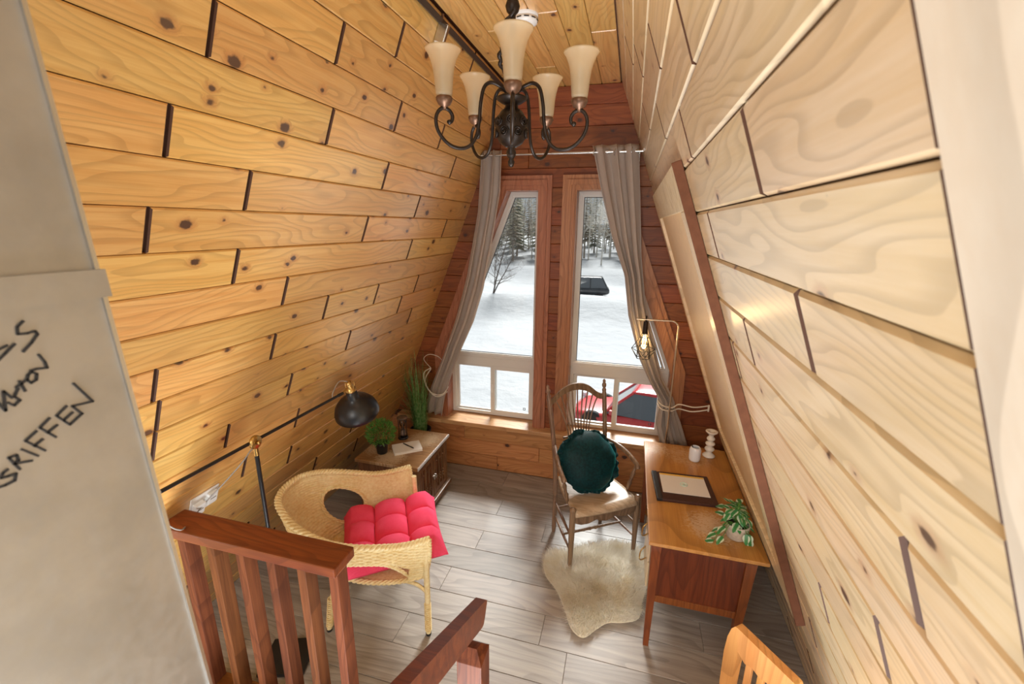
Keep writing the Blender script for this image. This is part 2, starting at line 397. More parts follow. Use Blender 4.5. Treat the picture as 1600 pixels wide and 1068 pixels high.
def furm():
    m, nt, b = newmat('fur'); tc = N(nt, 'TexCoord'); f = noi(nt, tc.outputs['Object'], 7, 3)
    nt.links.new(mixc(nt, mapr(nt, f, .50, .72), (.98, .965, .91), (.90, .80, .60)), b.inputs['Base Color']); b.inputs['Roughness'].default_value = .6
    tl = N(nt, 'BsdfTranslucent'); tl.inputs[0].default_value = (.97, .94, .86, 1); mx = N(nt, 'MixShader'); mx.inputs[0].default_value = .65
    nt.links.new(b.outputs[0], mx.inputs[1]); nt.links.new(tl.outputs[0], mx.inputs[2]); nt.links.new(mx.outputs[0], nt.nodes['Material Output'].inputs[0])
furm()
def emit(name, col, s):
    m, nt, b = newmat(name); b.inputs['Emission Color'].default_value = (*col, 1); b.inputs['Emission Strength'].default_value = s; b.inputs['Base Color'].default_value = (*col, 1)
emit('filament', (1, .62, .22), 25)

# ================================================================== STRUCTURE
W = .16; D = 3.776; DU = 3.85; SZ = .50; CEIL = 3.497; YB = -1.1
LU = V(-.3773, 0, -.9261); LN = V(.9261, 0, -.3773); LP0 = V(-7.01382*W, 0, 5.83231*W+CZ)
RU = V(.3487, 0, -.9372); RN = V(-.9372, 0, -.3487); RP0 = V(-.05288*W, 0, 4.05719*W+CZ)
def lwx(z): return LP0.x-(LP0.z-z)*.3773/.9261
def rwx(z): return RP0.x+(RP0.z-z)*.3487/.9372
def plank(L, Wd, T=.018, c=.005):
    b = MB(); i = c
    vs = [(i, i, 0), (L-i, i, 0), (L-i, Wd-i, 0), (i, Wd-i, 0), (0, 0, -c), (L, 0, -c), (L, Wd, -c), (0, Wd, -c), (0, 0, -T), (L, 0, -T), (L, Wd, -T), (0, Wd, -T)]
    fs = [(0, 1, 2, 3)]+[(a, 4+a, 4+(a+1) % 4, (a+1) % 4) for a in range(4)]+[(4+a, 8+a, 8+(a+1) % 4, 4+(a+1) % 4) for a in range(4)]
    return b.add(vs, [tuple(f) for f in fs])
def endgrain(o, m='end_grain'):
    o.data.materials.append(MT[m])
    for p in o.data.polygons:
        if abs(p.normal.x) > .5: p.material_index = 1
    return o
def place(o, origin, X, Y, Z, parent):
    m = Matrix((X, Y, Z)).transposed().to_4x4(); m.translation = origin; o.matrix_world = m
    o.parent = parent
    return o
def segs(y0, y1, joints):
    e = [y0]+sorted(j for j in joints if y0+.05 < j < y1-.05)+[y1]; return list(zip(e, e[1:]))
# left wall
def slopewall(name, P0, U, Nn, mat='backing'):
    t0 = (P0.z-3.58)/(-U.z); t1 = (P0.z+.05)/(-U.z)
    p, q = P0+U*t0, P0+U*t1
    b = MB(); off = -.017; th = -.08
    vs = []
    for y in (YB, DU+.25):
        for o_ in (off, th):
            for e in (p, q): vs.append(e+Nn*o_+V(0, y, 0))
    b.add(vs, [(0, 1, 3, 2), (4, 6, 7, 5), (0, 4, 5, 1), (2, 3, 7, 6), (0, 2, 6, 4), (1, 5, 7, 3)])
    return b.build(name, mat, kind='structure')
wall_left = slopewall('wall_left', LP0, LU, LN)
wall_right = slopewall('wall_right', RP0, RU, RN)
LJ = {-1: [2.481, 3.005], 0: [2.169], 1: [1.771], 2: [1.217, 2.329, 2.894], 3: [1.822, 3.229], 4: [2.367], 5: [1.448, 2.864], 6: [1.089, 2.311, 3.449], 7: [1.454, 2.948], 8: [1.769],
      9: [2.128, 2.661, 3.259], 10: [1.174, 1.772, 3.073], 11: [2.472, 3.339], 12: [1.201, 1.977], 13: [1.583], 14: [2.126], 15: [1.752, 2.593], 16: [2.149], 17: [2.915], 18: [1.3, 2.5], 19: [1.9, 3.1], 20: [1.5, 2.7], 21: [2.2]}
for r in range(-1, 23):
    J = list(LJ.get(r, [2.0])); J.append(min(J)-1.1-rnd.random()*.4)
    top = LP0+LU*(r*W); bot = LP0+LU*((r+1)*W)
    wd = W-.003
    if bot.z < .0: 
        wd = (top.z-.0)/.9261
        if wd < .03: continue
        bot = top+LU*wd; wd -= .003
    for a, b in segs(YB+.02, DU+.02, J):
        o = endgrain(plank(b-a-.011, wd).build('plank', 'pine', fix=False))
        place(o, bot+V(0, a+.0055, 0), V(0, 1, 0), -LU, LN, wall_left)
RJ = {-3: [1.9], -2: [1.2, 2.6], -1: [2.286], 0: [1.69, 2.662], 1: [1.172, 2.061], 2: [1.522], 3: [.882], 4: [1.502], 5: [.826], 6: [1.361], 7: [.617, 1.693], 8: [2.2], 9: [.808], 10: [1.879], 11: [1.244], 12: [1.849], 13: [1.0, 2.6], 14: [1.6], 15: [2.1], 16: [1.2], 17: [1.9], 18: [1.4], 19: [2.4]}
for r in range(-3, 21):
    top = RP0+RU*(r*W); bot = RP0+RU*((r+1)*W); wd = W-.003
    if bot.z < 0:
        wd = top.z/.9372
        if wd < .03: continue
        wd -= .003
    for a, b in segs(.405, DU+.02, RJ.get(r, [1.5, 2.8])):
        o = endgrain(plank(b-a-.009, wd, .018, .007).build('plank', 'pine_pale', fix=False))
        place(o, top+V(0, a+.0045, 0), V(0, 1, 0), RU, RN, wall_right)
# near trim board on the right slope
b = MB(); t0 = (RP0.z-3.5)/(.9372); t1 = RP0.z/.9372
for (y0, y1, h) in ((.20, .405, .004), (-1.1, .20, .010)):
    p, q = RP0+RU*t0, RP0+RU*t1
    vs = [e+RN*o_+V(0, y, 0) for y in (y0, y1) for o_ in (h, -.016) for e in (p, q)]
    b.add(vs, [(0, 1, 3, 2), (4, 6, 7, 5), (0, 4, 5, 1), (2, 3, 7, 6), (0, 2, 6, 4), (1, 5, 7, 3)])
b.build('trim_1', 'pine_trim', kind='structure')
# ceiling
cx0, cx1 = lwx(CEIL), rwx(CEIL)
ceiling = MB().box(cx0-.1, cx1+.1, YB, DU+.25, CEIL+.018, CEIL+.08).build('ceiling', 'backing', kind='structure')
nC = 6; cw = (cx1-cx0-.02)/nC
for i in range(nC):
    for a, b in segs(YB+.02, DU+.02, [[3.2, 1.9], [2.75, 1.4], [3.4, 2.2], [2.6, 1.2], [3.25, 1.8], [2.9, 1.5]][i]):
        o = plank(b-a-.004, cw-.003).build('plank', 'pine', fix=False)
        place(o, V(cx0+.012+i*cw, a, CEIL), V(0, 1, 0), V(1, 0, 0), V(0, 0, -1), ceiling)
# dark metal track along the ceiling's left edge
MB().beam(LP0+LU*((LP0.z-3.46)/.9261)+LN*.012+V(0, YB+.1, 0), LP0+LU*((LP0.z-3.46)/.9261)+LN*.012+V(0, DU-.01, 0), .030, .012, up=LN).build('trim_2', 'dark_track', kind='structure')
# floor
floor = MB().box(lwx(0)-.1, rwx(0)+.1, 1.09, DU+.25, -.09, -.018).build('floor', 'backing', kind='structure')
rows = [(3.527, 3.776)]; y = 3.527
while y > 1.2: rows.append((y-.2165, y)); y -= .2165
FJ = {0: [-1.02, .3], 1: [-1.24, .1], 2: [-.95, .55], 3: [-1.5, -.51], 4: [-.986, .4], 5: [-1.6, .05], 6: [-1.09, .6], 7: [-1.7, -.35], 8: [-.18, -1.2], 9: [-.6, .5]}
for i, (y0, y1) in enumerate(rows):
    for a, b in segs(lwx(0)-.02, rwx(0)+.02, FJ.get(i, [-1.3, -.2+.1*(i % 3)])):
        o = plank(b-a-.0015, y1-y0-.003, .016, .0014).build('plank', 'oak_floor', fix=False)
        place(o, V(a, y0, 0), V(1, 0, 0), V(0, 1, 0), V(0, 0, 1), floor)
# end wall with two mirrored windows

XC = -.6415
OPEN_R = [(-.488, SZ), (.428, SZ), (.428, 1.175), (-.19, 2.72), (-.488, 2.72)]       # right opening, counter-clockwise seen from the room
OPEN_L = [(2*XC-x, z) for x, z in reversed(OPEN_R)]
TRIM = .108
def edge_x(poly, z, side):
    xs = []
    for (x0, z0), (x1, z1) in zip(poly, poly[1:]+poly[:1]):
        if abs(z1-z0) > 1e-6 and min(z0, z1)-1e-9 <= z <= max(z0, z1)+1e-9: xs.append(x0+(x1-x0)*(z-z0)/(z1-z0))
    if not xs: return None
    return max(xs) if side > 0 else min(xs)
def spans(z0, z1):
    a = min(lwx(z0), lwx(z1)); bq = max(rwx(z0), rwx(z1))
    if z1 <= SZ+1e-6 or z0 >= 2.72-1e-6: return [(a, bq)]
    def ed(poly, side):
        e = [edge_x(poly, min(max(z, SZ+.0001), 2.7199), side) for z in (z0, z1)]
        return e
    Lmin = ed(OPEN_L, -1); Lmax = ed(OPEN_L, 1); Rmin = ed(OPEN_R, -1); Rmax = ed(OPEN_R, 1)
    return [(a, min(Lmin)-.01), (max(Lmax)+.01, min(Rmin)-.01), (max(Rmax)+.01, bq)]
wb = MB(); zr = [0]
zrow = []; z = .0
while z < .46: zrow.append((z, z+.1555)); z += .1555
z = .40
while z < CEIL: zrow.append((z, min(z+.1555, CEIL))); z += .1555
zz = sorted(set([0, SZ, 1.175, 2.72, CEIL+.05]+[SZ+i*.075 for i in range(1, 9)]+[1.175+i*.07725 for i in range(1, 20)]))
for z0, z1 in zip(zz, zz[1:]):
    for a, b in spans(z0, z1): wb.box(a, b, (D if z1 < SZ+.001 else DU)+.017, DU+.25, z0, z1)
wall_back = wb.build('wall_back', 'backing', kind='structure')
for k, (z0, z1) in enumerate(zrow):
    for s_, (a, b) in enumerate(spans(z0, z1)):
        a_, b_ = a, b
        js = [[-1.15, .4], [-.72], [-1.5, -.3], [-.9, .2]][k % 4] if b-a > 1.2 else []
        for p, q in segs(a, b, js):
            # planks that end at the sloping walls run into them
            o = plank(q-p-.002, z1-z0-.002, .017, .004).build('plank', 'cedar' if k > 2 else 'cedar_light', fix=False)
            place(o, V(p, D if k < 3 else DU, z0), V(1, 0, 0), V(0, 0, 1), V(0, -1, 0), wall_back)
# ------------------------------------------------------------------ windows and their trim
def window(name, P, tname):
    t = MB(); cl = lambda Q: [(x, max(z, SZ+.001)) for x, z in Q]
    r0, r1, r2_, r3, r4 = cl(shrink(P, -TRIM)), cl(shrink(P, -.070)), cl(shrink(P, -.030)), cl(P), [(x, SZ+.002 if z < .7 else z) for x, z in shrink(P, .012)]
    for a_, b_, h in ((r0, r1, .026), (r1, r2_, .040), (r2_, r3, .030)): t.prism(a_, DU-h, DU-.001, 'y', hole=b_)
    t.prism(r3, DU-.018, DU+.24, 'y', hole=r4)
    t.build(tname, 'cedar_trim', kind='structure')
    root = empty(name, kind='structure')
    F0 = cl(shrink(P, .0125)); F1 = shrink(P, .045); y0, y1 = 3.975, 4.05
    F1 = [(x, max(z, SZ+.03)) for x, z in F1]
    MB().prism(F0, y0, y1, 'y', hole=F1).build('frame', 'vinyl', root)
    xs = [p[0] for p in F1]; xa, xb = min(xs), max(xs)
    MB().box(xa-.02, xb+.02, y0-.003, y1, 1.045, 1.165, .006).box(xa-.02, xb+.02, y0-.010, y1, 1.10, 1.13).build('transom', 'vinyl', root)
    upper = [(edge_x(F1, 1.18, -1), 1.16), (edge_x(F1, 1.18, 1), 1.16)]+sorted([p for p in F1 if p[1] > 2], key=lambda p: -p[0])
    MB().prism(upper, y0+.040, y0+.044, 'y').build('pane', 'window_glass', root)
    MB().prism(shrink(upper, -.002), y0+.010, y0+.036, 'y', hole=shrink(upper, .014)).build('glazing_bead', 'vinyl', root)
    MB().prism(shrink(upper, .0135), y0+.030, y0+.038, 'y', hole=shrink(upper, .019)).build('gasket', 'black_plastic', root)
    xm = (xa+xb)/2
    for nm, a, b, yo in (('fixed_light', xa, xm+.02, y0+.045), ('sliding_sash', xm-.03, xb, y0+.016)):
        Q = [(a, SZ+.028), (b, SZ+.028), (b, 1.048), (a, 1.048)]; wd = .042 if nm == 'sliding_sash' else .030
        q = MB().prism(Q, yo-.014, yo+.014, 'y', hole=shrink(Q, wd)).build(nm, 'vinyl', root)
        MB().prism(shrink(Q, wd-.004), yo-.002, yo+.002, 'y').build('pane', 'window_glass', q)
        if nm == 'sliding_sash':
            MB().box(a+.008, a+.022, yo-.024, yo-.013, .76, .85, .003).build('latch', 'white_plastic', q)
            MB().prism([(b-.10, .60), (b-.075, .60), (b-.075, .624), (b-.10, .624)], yo-.004, yo-.0022, 'y', hole=[(b-.095, .605), (b-.080, .605), (b-.080, .619), (b-.095, .619)]).build('sticker', 'ink', q)
    return root
window('window_1', OPEN_L, 'trim_3'); window('window_2', OPEN_R, 'trim_4')
# one long sill board over the lower wall
MB().box(lwx(SZ)+.05, rwx(SZ)-.05, D-.035, 3.99, SZ-.036, SZ+.006, .005).build('trim_5', 'sill_wood', kind='structure')
# ================================================================== BUILT-IN THINGS
# framed hatch on the right slope
def hatch():
    o = empty('access_hatch', (0, 0, 0), label='large framed wooden hatch panel fixed flat to the right sloping wall above the desk', cat='hatch panel')
    y0, y1 = 1.74, 3.44; t0 = (RP0.z-2.645)/.9372; t1 = (RP0.z-.80)/.9372
    m = Matrix((V(0, 1, 0), RU, RN)).transposed().to_4x4(); m.translation = RP0; o.matrix_world = m
    def bx(n, a, b, c, d, h0, h1, mat): 
        q = MB().box(a, b, c, d, h0, h1, .003).build(n, mat, o); return q
    bx('top_rail', y0+.012, y1, t0, t0+.17, .001, .034, 'hatch_wood'); bx('bottom_rail', y0+.012, y1, t1-.17, t1, .001, .034, 'hatch_wood')
    bx('stile', y0+.012, y0+.15, t0+.17, t1-.17, .001, .034, 'hatch_wood'); bx('stile', y1-.13, y1, t0+.17, t1-.17, .001, .034, 'hatch_wood')
    bx('panel', y0+.14, y1-.12, t0+.16, t1-.16, .001, .016, 'hatch_panel'); bx('edge_strip', y0-.002, y0+.012, t0-.004, t1+.004, .001, .036, 'hatch_edge')
hatch()
# galvanized duct at the left edge
def duct():
    o = empty('sheet_metal_duct', (-.65, .40, 0), label='galvanized sheet metal duct with black marker handwriting at the left edge', cat='duct')
    def sy(z): return .3985-.0342*(z-2.34)        # the edge leans very slightly
    def sec(n, z0, z1, g, yg, mat='galvanized'):
        b = MB(); vs = []
        for z in (z0, z1):
            e = sy(z)-.40+yg
            vs += [(g, e, z), (g, e-.62, z), (-.40-g, e-.62, z), (-.40-g, e, z)]
        b.add(vs, [(0, 1, 2, 3), (4, 7, 6, 5), (0, 4, 5, 1), (1, 5, 6, 2), (2, 6, 7, 3), (3, 7, 4, 0)])
        return b.build(n, mat, o)
    sec('lower_section', .0, 2.335, 0, 0); sec('upper_section', 2.335, 3.40, -.001, -.002); sec('drive_cleat', 2.322, 2.357, .006, .005)
    e = MB()
    for z0, z1 in ((0, 2.322), (2.357, 3.40)): e.beam((.0015, sy(z0)-.40-.002, z0), (.0015, sy(z1)-.40-.002, z1), .005, .005, up=(1, 0, 0))
    e.build('folded_edge', 'steel', o)
    ST = [[(0.3155, 2.3071), (0.3092, 2.3016), (0.3079, 2.2937), (0.3155, 2.2927), (0.323, 2.2938), (0.3243, 2.2898), (0.3173, 2.2817), (0.3082, 2.2734)], [(0.2872, 2.2801), (0.2971, 2.2836)], [(0.2867, 2.2695), (0.2938, 2.2755), (0.3034, 2.2839)], [(0.3204, 2.2665), (0.3238, 2.2568), (0.3245, 2.2493), (0.315, 2.2509), (0.3095, 2.2503)], [(0.3103, 2.2489), (0.3142, 2.2453), (0.3124, 2.2386), (0.3072, 2.2366), (0.3049, 2.2412), (0.3066, 2.2464), (0.3103, 2.2489)], [(0.2985, 2.242), (0.3006, 2.2292)], [(0.2941, 2.2357), (0.305, 2.242)], [(0.2958, 2.2344), (0.2907, 2.2264), (0.2943, 2.2207), (0.2886, 2.2166), (0.2845, 2.2217)], [(0.2759, 2.228), (0.2808, 2.2134), (0.2836, 2.2356), (0.2886, 2.2258)], [(0.2687, 2.1485), (0.2639, 2.1463), (0.2614, 2.1418), (0.2667, 2.1407), (0.2738, 2.1404), (0.271, 2.1329), (0.2628, 2.132), (0.2572, 2.1328)], [(0.272, 2.1609), (0.2777, 2.1433)], [(0.272, 2.1609), (0.2786, 2.1609), (0.2788, 2.1542), (0.2741, 2.152), (0.2892, 2.1478)], [(0.284, 2.1649), (0.2952, 2.1506)], [(0.2888, 2.173), (0.3024, 2.1536)], [(0.2888, 2.173), (0.3003, 2.18)], [(0.2942, 2.1635), (0.3035, 2.168)], [(0.3037, 2.1824), (0.315, 2.1648)], [(0.3037, 2.1824), (0.3144, 2.1901)], [(0.3084, 2.1734), (0.3194, 2.1788)], [(0.321, 2.1899), (0.3307, 2.1738), (0.3454, 2.1825)], [(0.321, 2.1899), (0.3326, 2.1978)], [(0.3255, 2.1813), (0.3365, 2.1879)], [(0.3453, 2.1819), (0.3376, 2.1954), (0.359, 2.1932), (0.3445, 2.2227)]]
    for s in ST:
        tx = MB(); pts = [V(.0012, a-.40, b) for a, b in s]
        for p, q in zip(pts, pts[1:]):
            e_ = (q-p).normalized()*.0006; tx.beam(p-e_, q+e_, .0024, .0012, up=(1, 0, 0))
        tx.build('pen_stroke', 'ink', o)
duct()
# railing with square balusters
def railing():
    o = empty('stair_railing', (-1.09, 1.33, 0), label='dark stained railing with square balusters in front of the wicker chair', cat='railing')
    MB().box(-.97, .0, -.075, .065, .978, 1.028, .007).build('top_rail', 'rail_wood', o)
    first = None
    for x in (-1.985, -1.81, -1.637, -1.465, -1.30, -1.135):
        if first is None: first = MB().box(-.022, .022, -.034, .034, .03, .979, .002).build('baluster', 'baluster_wood', o); first.location = (x+1.09, 0, 0)
        else: inst(first, 'baluster', o, (x+1.09, 0, 0))
    MB().box(-.94, .0, -.04, .04, .0, .03, .003).build('bottom_rail', 'rail_wood', o)
railing()
# stair handrail rising towards the viewer with its newel
def handrail():
    o = empty('stair_handrail', (-.475, 1.36, 0), label='brown stair handrail with rounded end at the bottom of the picture', cat='handrail')
    m = Matrix.Translation((0, 0, .955)) @ Matrix.Rotation(RAD(-29), 4, 'X')
    poly = [(-1.0, -.10), (-.02, -.10), (-.004, -.092), (0, -.07), (0, -.018), (-.005, -.005), (-.02, 0), (-1.0, 0)]
    MB(m).prism([(y, z) for y, z in poly], -.022, .022, 'x').build('rail', 'rail_wood', o)
    q = MB().box(-.050, .050, -.165, -.065, 0, .80, .003)
    q.add([(-.050, -.165, .80), (.050, -.165, .80), (.050, -.065, .80), (-.050, -.065, .80), (-.024, -.140, .853), (.024, -.140, .853), (.024, -.090, .826), (-.024, -.090, .826)], [(0, 1, 5, 4), (1, 2, 6, 5), (2, 3, 7, 6), (3, 0, 4, 7), (4, 5, 6, 7)])
    q.build('newel_post', 'baluster_wood', o)
handrail()

# ================================================================== CHANDELIER
def chandelier():
    o = empty('chandelier', (-.49, 1.79, 2.64), label='dark bronze chandelier with five frosted amber glass shades', cat='chandelier')
    z = lambda v: v-2.64
    MB().lathe([(.001, z(2.64)), (.010, z(2.645)), (.014, z(2.66)), (.009, z(2.672)), (.016, z(2.68)), (.020, z(2.695)), (.014, z(2.712)), (.022, z(2.72))], 20).build('finial', 'bronze', o)
    body = MB().lathe([(.022, z(2.715)), (.044, z(2.728)), (.058, z(2.752)), (.063, z(2.785)), (.058, z(2.818)), (.042, z(2.842)), (.026, z(2.853)), (.024, z(2.866))], 28).build('body', 'bronze', o)
    # cast scrollwork on the bulb
    sc = MB()
    for k in range(7):
        a0 = 2*pi*k/7
        for zz_, rr in ((2.764, .062), (2.803, .0625)):
            pts = []
            for i in range(22):
                t = i/21; rad = .020*(1-t*.85); th = t*2.2*2*pi*(1 if k % 2 else -1)
                a = a0+(0 if zz_ < 2.78 else .45)+rad*cos(th)/rr; pts.append((rr*cos(a), rr*sin(a), z(zz_)+rad*sin(th)))
            sc.tube(pts, .0032, 5)
    sc.build('scrollwork', 'bronze', body)
    MB().lathe([(.024, z(2.866)), (.040, z(2.872)), (.058, z(2.884)), (.060, z(2.890)), (.045, z(2.897)), (.020, z(2.905)), (.016, z(2.93))], 28).build('collar', 'bronze', o)
    MB().lathe([(.016, z(2.92)), (.013, z(3.0)), (.012, z(3.18))], 14).build('stem', 'bronze', o)
    vine = MB()
    for ph in (0, pi):
        vine.tube([((.017+.004*sin(t*9))*cos(ph+t*1.3)-.032*sin(pi*t/6.5), (.017+.004*sin(t*9))*sin(ph+t*1.3), z(2.92)+.25*t/6.5) for t in [i*.1 for i in range(66)]], .008, 6)
    vine.build('twisted_vine', 'bronze', o)
    rib = MB().lathe([(.012, z(3.165)), (.022, z(3.175)), (.027, z(3.192)), (.022, z(3.208)), (.013, z(3.217))], 20).build('ribbed_ball', 'bronze', o)
    MB().lathe([(.012, z(3.217)), (.030, z(3.222)), (.036, z(3.236)), (.030, z(3.262)), (.016, z(3.28)), (.012, z(3.42)), (.06, z(3.46)), (.062, z(3.496))], 24).build('upper_bell', 'bronze', o)
    R = .262
    path = [(.018, 2.905), (.045, 2.925), (.082, 2.935), (.110, 2.915), (.124, 2.86), (.130, 2.80), (.142, 2.745), (.170, 2.708), (.210, 2.698), (.252, 2.712), (.285, 2.748), (.295, 2.785), (.288, 2.815), (.268, 2.832), (.245, 2.826), (.233, 2.808), (.236, 2.790), (.244, 2.786)]
    arm_pts = spl([(r, 0, z(zv)) for r, zv in path], 5)
    sh = [(.020, 2.868), (.028, 2.870), (.0305, 2.882), (.0325, 2.905), (.035, 2.935), (.039, 2.962), (.046, 2.988), (.055, 3.008), (.062, 3.018), (.066, 3.0225)]
    first = None
    for k in range(5):
        a = RAD(-74+72*k); rot = (0, 0, a)
        if not first:
            arm = MB().tube(arm_pts, .0068, 9); arm.lathe([(.001, -.010), (.009, -.004), (.010, 0), (.009, .005), (.001, .009)], 10, m=Matrix.Translation((.2445, 0, z(2.786)))); A = arm.build('arm', 'bronze', o); A.rotation_euler = rot
            T = Matrix.Translation((R, 0, 0))
            cup = MB().lathe([(.007, z(2.826)), (.009, z(2.835)), (.022, z(2.843)), (.030, z(2.858)), (.031, z(2.866)), (.026, z(2.872))], 22, m=T).build('cup', 'bronze_cup', A)
            gl = MB().lathe([(r, z(v)) for r, v in sh]+[(r-.0035, z(v)) for r, v in reversed(sh)], 30, m=T, cap=False).build('glass_shade', 'frosted_amber', A)
            so = MB().lathe([(.013, z(2.868)), (.015, z(2.90)), (.013, z(2.915)), (.011, z(2.918)), (.014, z(2.935)), (.013, z(2.96)), (.006, z(2.975)), (.001, z(2.978))], 14, m=T).build('bulb_socket', 'hourglass_wood', A)
            first = A
        else:
            c = dup(first, parent=o); c.rotation_euler = rot
chandelier()
# smoke detector
o = empty('smoke_detector', (-.64, 2.60, CEIL), label='white round smoke detector on the wooden ceiling', cat='smoke detector')
MB().lathe([(.068, 0), (.068, -.012), (.064, -.014), (.064, -.020), (.066, -.021), (.062, -.040), (.040, -.048), (.001, -.050)], 32).build('housing', 'white_plastic', o)
sl = MB()
for k in range(10):
    a = 2*pi*k/10; m = Matrix.Rotation(a, 4, 'Z') @ Matrix.Translation((.0655, 0, -.028)); sl.box(-.002, .001, -.013, .013, -.0025, .0025, m=m)
sl.build('vent_slots', 'black_plastic', o)
# grey metal hook plate high on the left wall
o = empty('wall_latch', (0, 0, 0), label='small grey metal latch high on the left sloping wall', cat='latch')
m = Matrix((V(0, 1, 0), -LU, LN)).transposed().to_4x4(); m.translation = LP0+LU*((LP0.z-3.415)/.9261)+V(0, 2.47, 0); o.matrix_world = m
MB().box(-.012, .012, -.055, .045, .001, .062, .006).build('body', 'steel', o)
MB().box(-.016, .016, -.07, -.045, .010, .05, .004).build('cap', 'white_plastic', o)
MB().box(-.004, .004, .042, .085, .004, .014).build('strap', 'walnut', o)

# ================================================================== CURTAINS
def curtain(name, Lt, Rt, label, folds, yb, tie):
    o = empty(name, (Lt[0][0], yb, 0), label=label, cat='curtain', group=None)
    lx = [(p[1], p[0]) for p in reversed(Lt)]; rx = [(p[1], p[0]) for p in reversed(Rt)]
    ztop = Lt[0][1]; zbot = Lt[-1][1]
    def f(u, v):
        # v: 0 top, 1 bottom ; edges have their own lower ends
        zl = Lt[0][1]+(Lt[-1][1]-Lt[0][1])*v; zr = Rt[0][1]+(Rt[-1][1]-Rt[0][1])*v
        a, b = interp(lx, zl), interp(rx, zr); zz_ = zl+(zr-zl)*u
        wdt = abs(b-a); amp = .030 if v < .05 else .030-.010*min(1, max(0, (tie-zz_)/.2))
        amp = min(.042, .016+.012/max(wdt, .06)*.16*2)
        ph = u*folds*2*pi
        x = a+(b-a)*u+.008*sin(ph*2+.6)*min(1, wdt/.2)
        yv = amp*sin(ph+.5+.7*sin(v*3))+.005*sin(2.3*ph+v*5)
        if zz_ < tie+.15: 
            q = max(0, 1-abs(zz_-tie)/.15); yv *= 1-.35*q
        return (x-Lt[0][0], yv, zz_)
    MB().grid(f, 84, 70).build('cloth', 'curtain_cloth', o, fix=False, solid=.003)
    return o
CL_R = [(-1.088, 3.01), (-1.098, 2.687), (-1.171, 2.264), (-1.25, 1.869), (-1.345, 1.568), (-1.477, 1.28), (-1.596, .978), (-1.655, .805), (-1.69, .62), (-1.70, .58)]
CL_L = [(-1.272, 3.01), (-1.316, 2.531), (-1.426, 1.976), (-1.548, 1.554), (-1.691, 1.165), (-1.815, .87), (-1.835, .82), (-1.87, .70), (-1.875, .60)]
CR_L = [(-.357, 3.02), (-.281, 2.727), (-.165, 2.336), (-.042, 2.033), (.014, 1.70), (.133, 1.332), (.239, 1.13), (.328, .985), (.335, .93), (.315, .77), (.37, .59)]
CR_R = [(-.008, 3.02), (.03, 2.677), (.08, 2.191), (.141, 1.832), (.23, 1.514), (.338, 1.181), (.425, 1.035), (.456, .985), (.46, .93), (.52, .80), (.60, .59)]
cl = curtain('curtain', CL_L, CL_R, 'grey beige curtain swept to the left window side above the grass plant', 2.5, 3.685, .86)
cr = curtain('curtain', CR_L, CR_R, 'grey beige curtain tied to the right, half covering the right window', 3.2, 3.665, .96)
for i, x in enumerate((.02, .18, .30)):
    MB().tube([(x+.006*sin(2*pi*k/16), .030*cos(2*pi*k/16), 2.972+.028*sin(2*pi*k/16)) for k in range(16)], .004, 6, closed=True).build('grommet', 'steel', cr)
o = empty('curtain_rod', (-.66, 3.675, 2.972), label='slim steel curtain rod across the top of both windows', cat='curtain rod')
rod = MB().tube([(-.66, 0, 0), (.02, 0, 0)], .008, 12).build('outer_tube', 'steel', o)
MB().tube([(.0, 0, 0), (.70, 0, 0)], .0105, 12).build('inner_tube', 'steel', o)
for x in (-.665, .695):
    MB().lathe([(.008, 0), (.014, .004), (.016, .014), (.010, .024), (.001, .026)], 14, m=Matrix.Translation((x, 0, 0)) @ Matrix.Rotation(RAD(90 if x > 0 else -90), 4, 'Y')).build('finial', 'steel', o)
for x in (-.62, .655): MB().tube([(x, .0, -.004), (x, .05, -.02), (x, .17, -.02)], .006, 8).box(x-.014, x+.014, .166, .1745, -.05, .02, .002).build('bracket', 'steel', o)
o = empty('curtain_tieback', (-1.75, 3.68, .85), label='cream rope tieback looped round the left curtain', cat='tieback')
MB().tube(spl([(-.085, .075, .18), (-.10, -.03, .10), (-.04, -.062, .0), (.04, -.06, -.03), (.105, -.05, -.01), (.115, .03, .03)], 8), .0055, 7).tube(spl([(-.085, .075, .19), (-.12, -.01, .16), (-.085, -.05, .05), (0, -.066, -.035), (.07, -.06, -.042), (.108, .02, -.02)], 8), .0055, 7).build('rope', 'rope', o)
MB().tube(spl([(-.085, .074, .19), (-.12, .0, .30), (-.05, -.02, .36), (.03, .02, .33), (.06, .07, .25)], 8), .003, 6).build('loose_loop', 'rope', o)
o = empty('curtain_tieback', (.40, 3.66, .96), label='cream rope tieback round the right curtain with loose ends sticking out', cat='tieback')
MB().tube(spl([(-.085, .0, .03), (-.05, -.055, .01), (.03, -.06, .0), (.09, -.02, .02), (.20, -.05, .02), (.31, -.06, .05)], 8), .0055, 7).tube(spl([(-.085, .0, .0), (-.05, -.055, -.025), (.03, -.06, -.03), (.09, -.02, -.02), (.19, -.05, -.02), (.31, -.06, .015)], 8), .0055, 7).build('rope', 'rope', o)
MB().box(.305, .318, -.066, -.054, .0, .058, .003).build('end_toggle', 'rope', o)

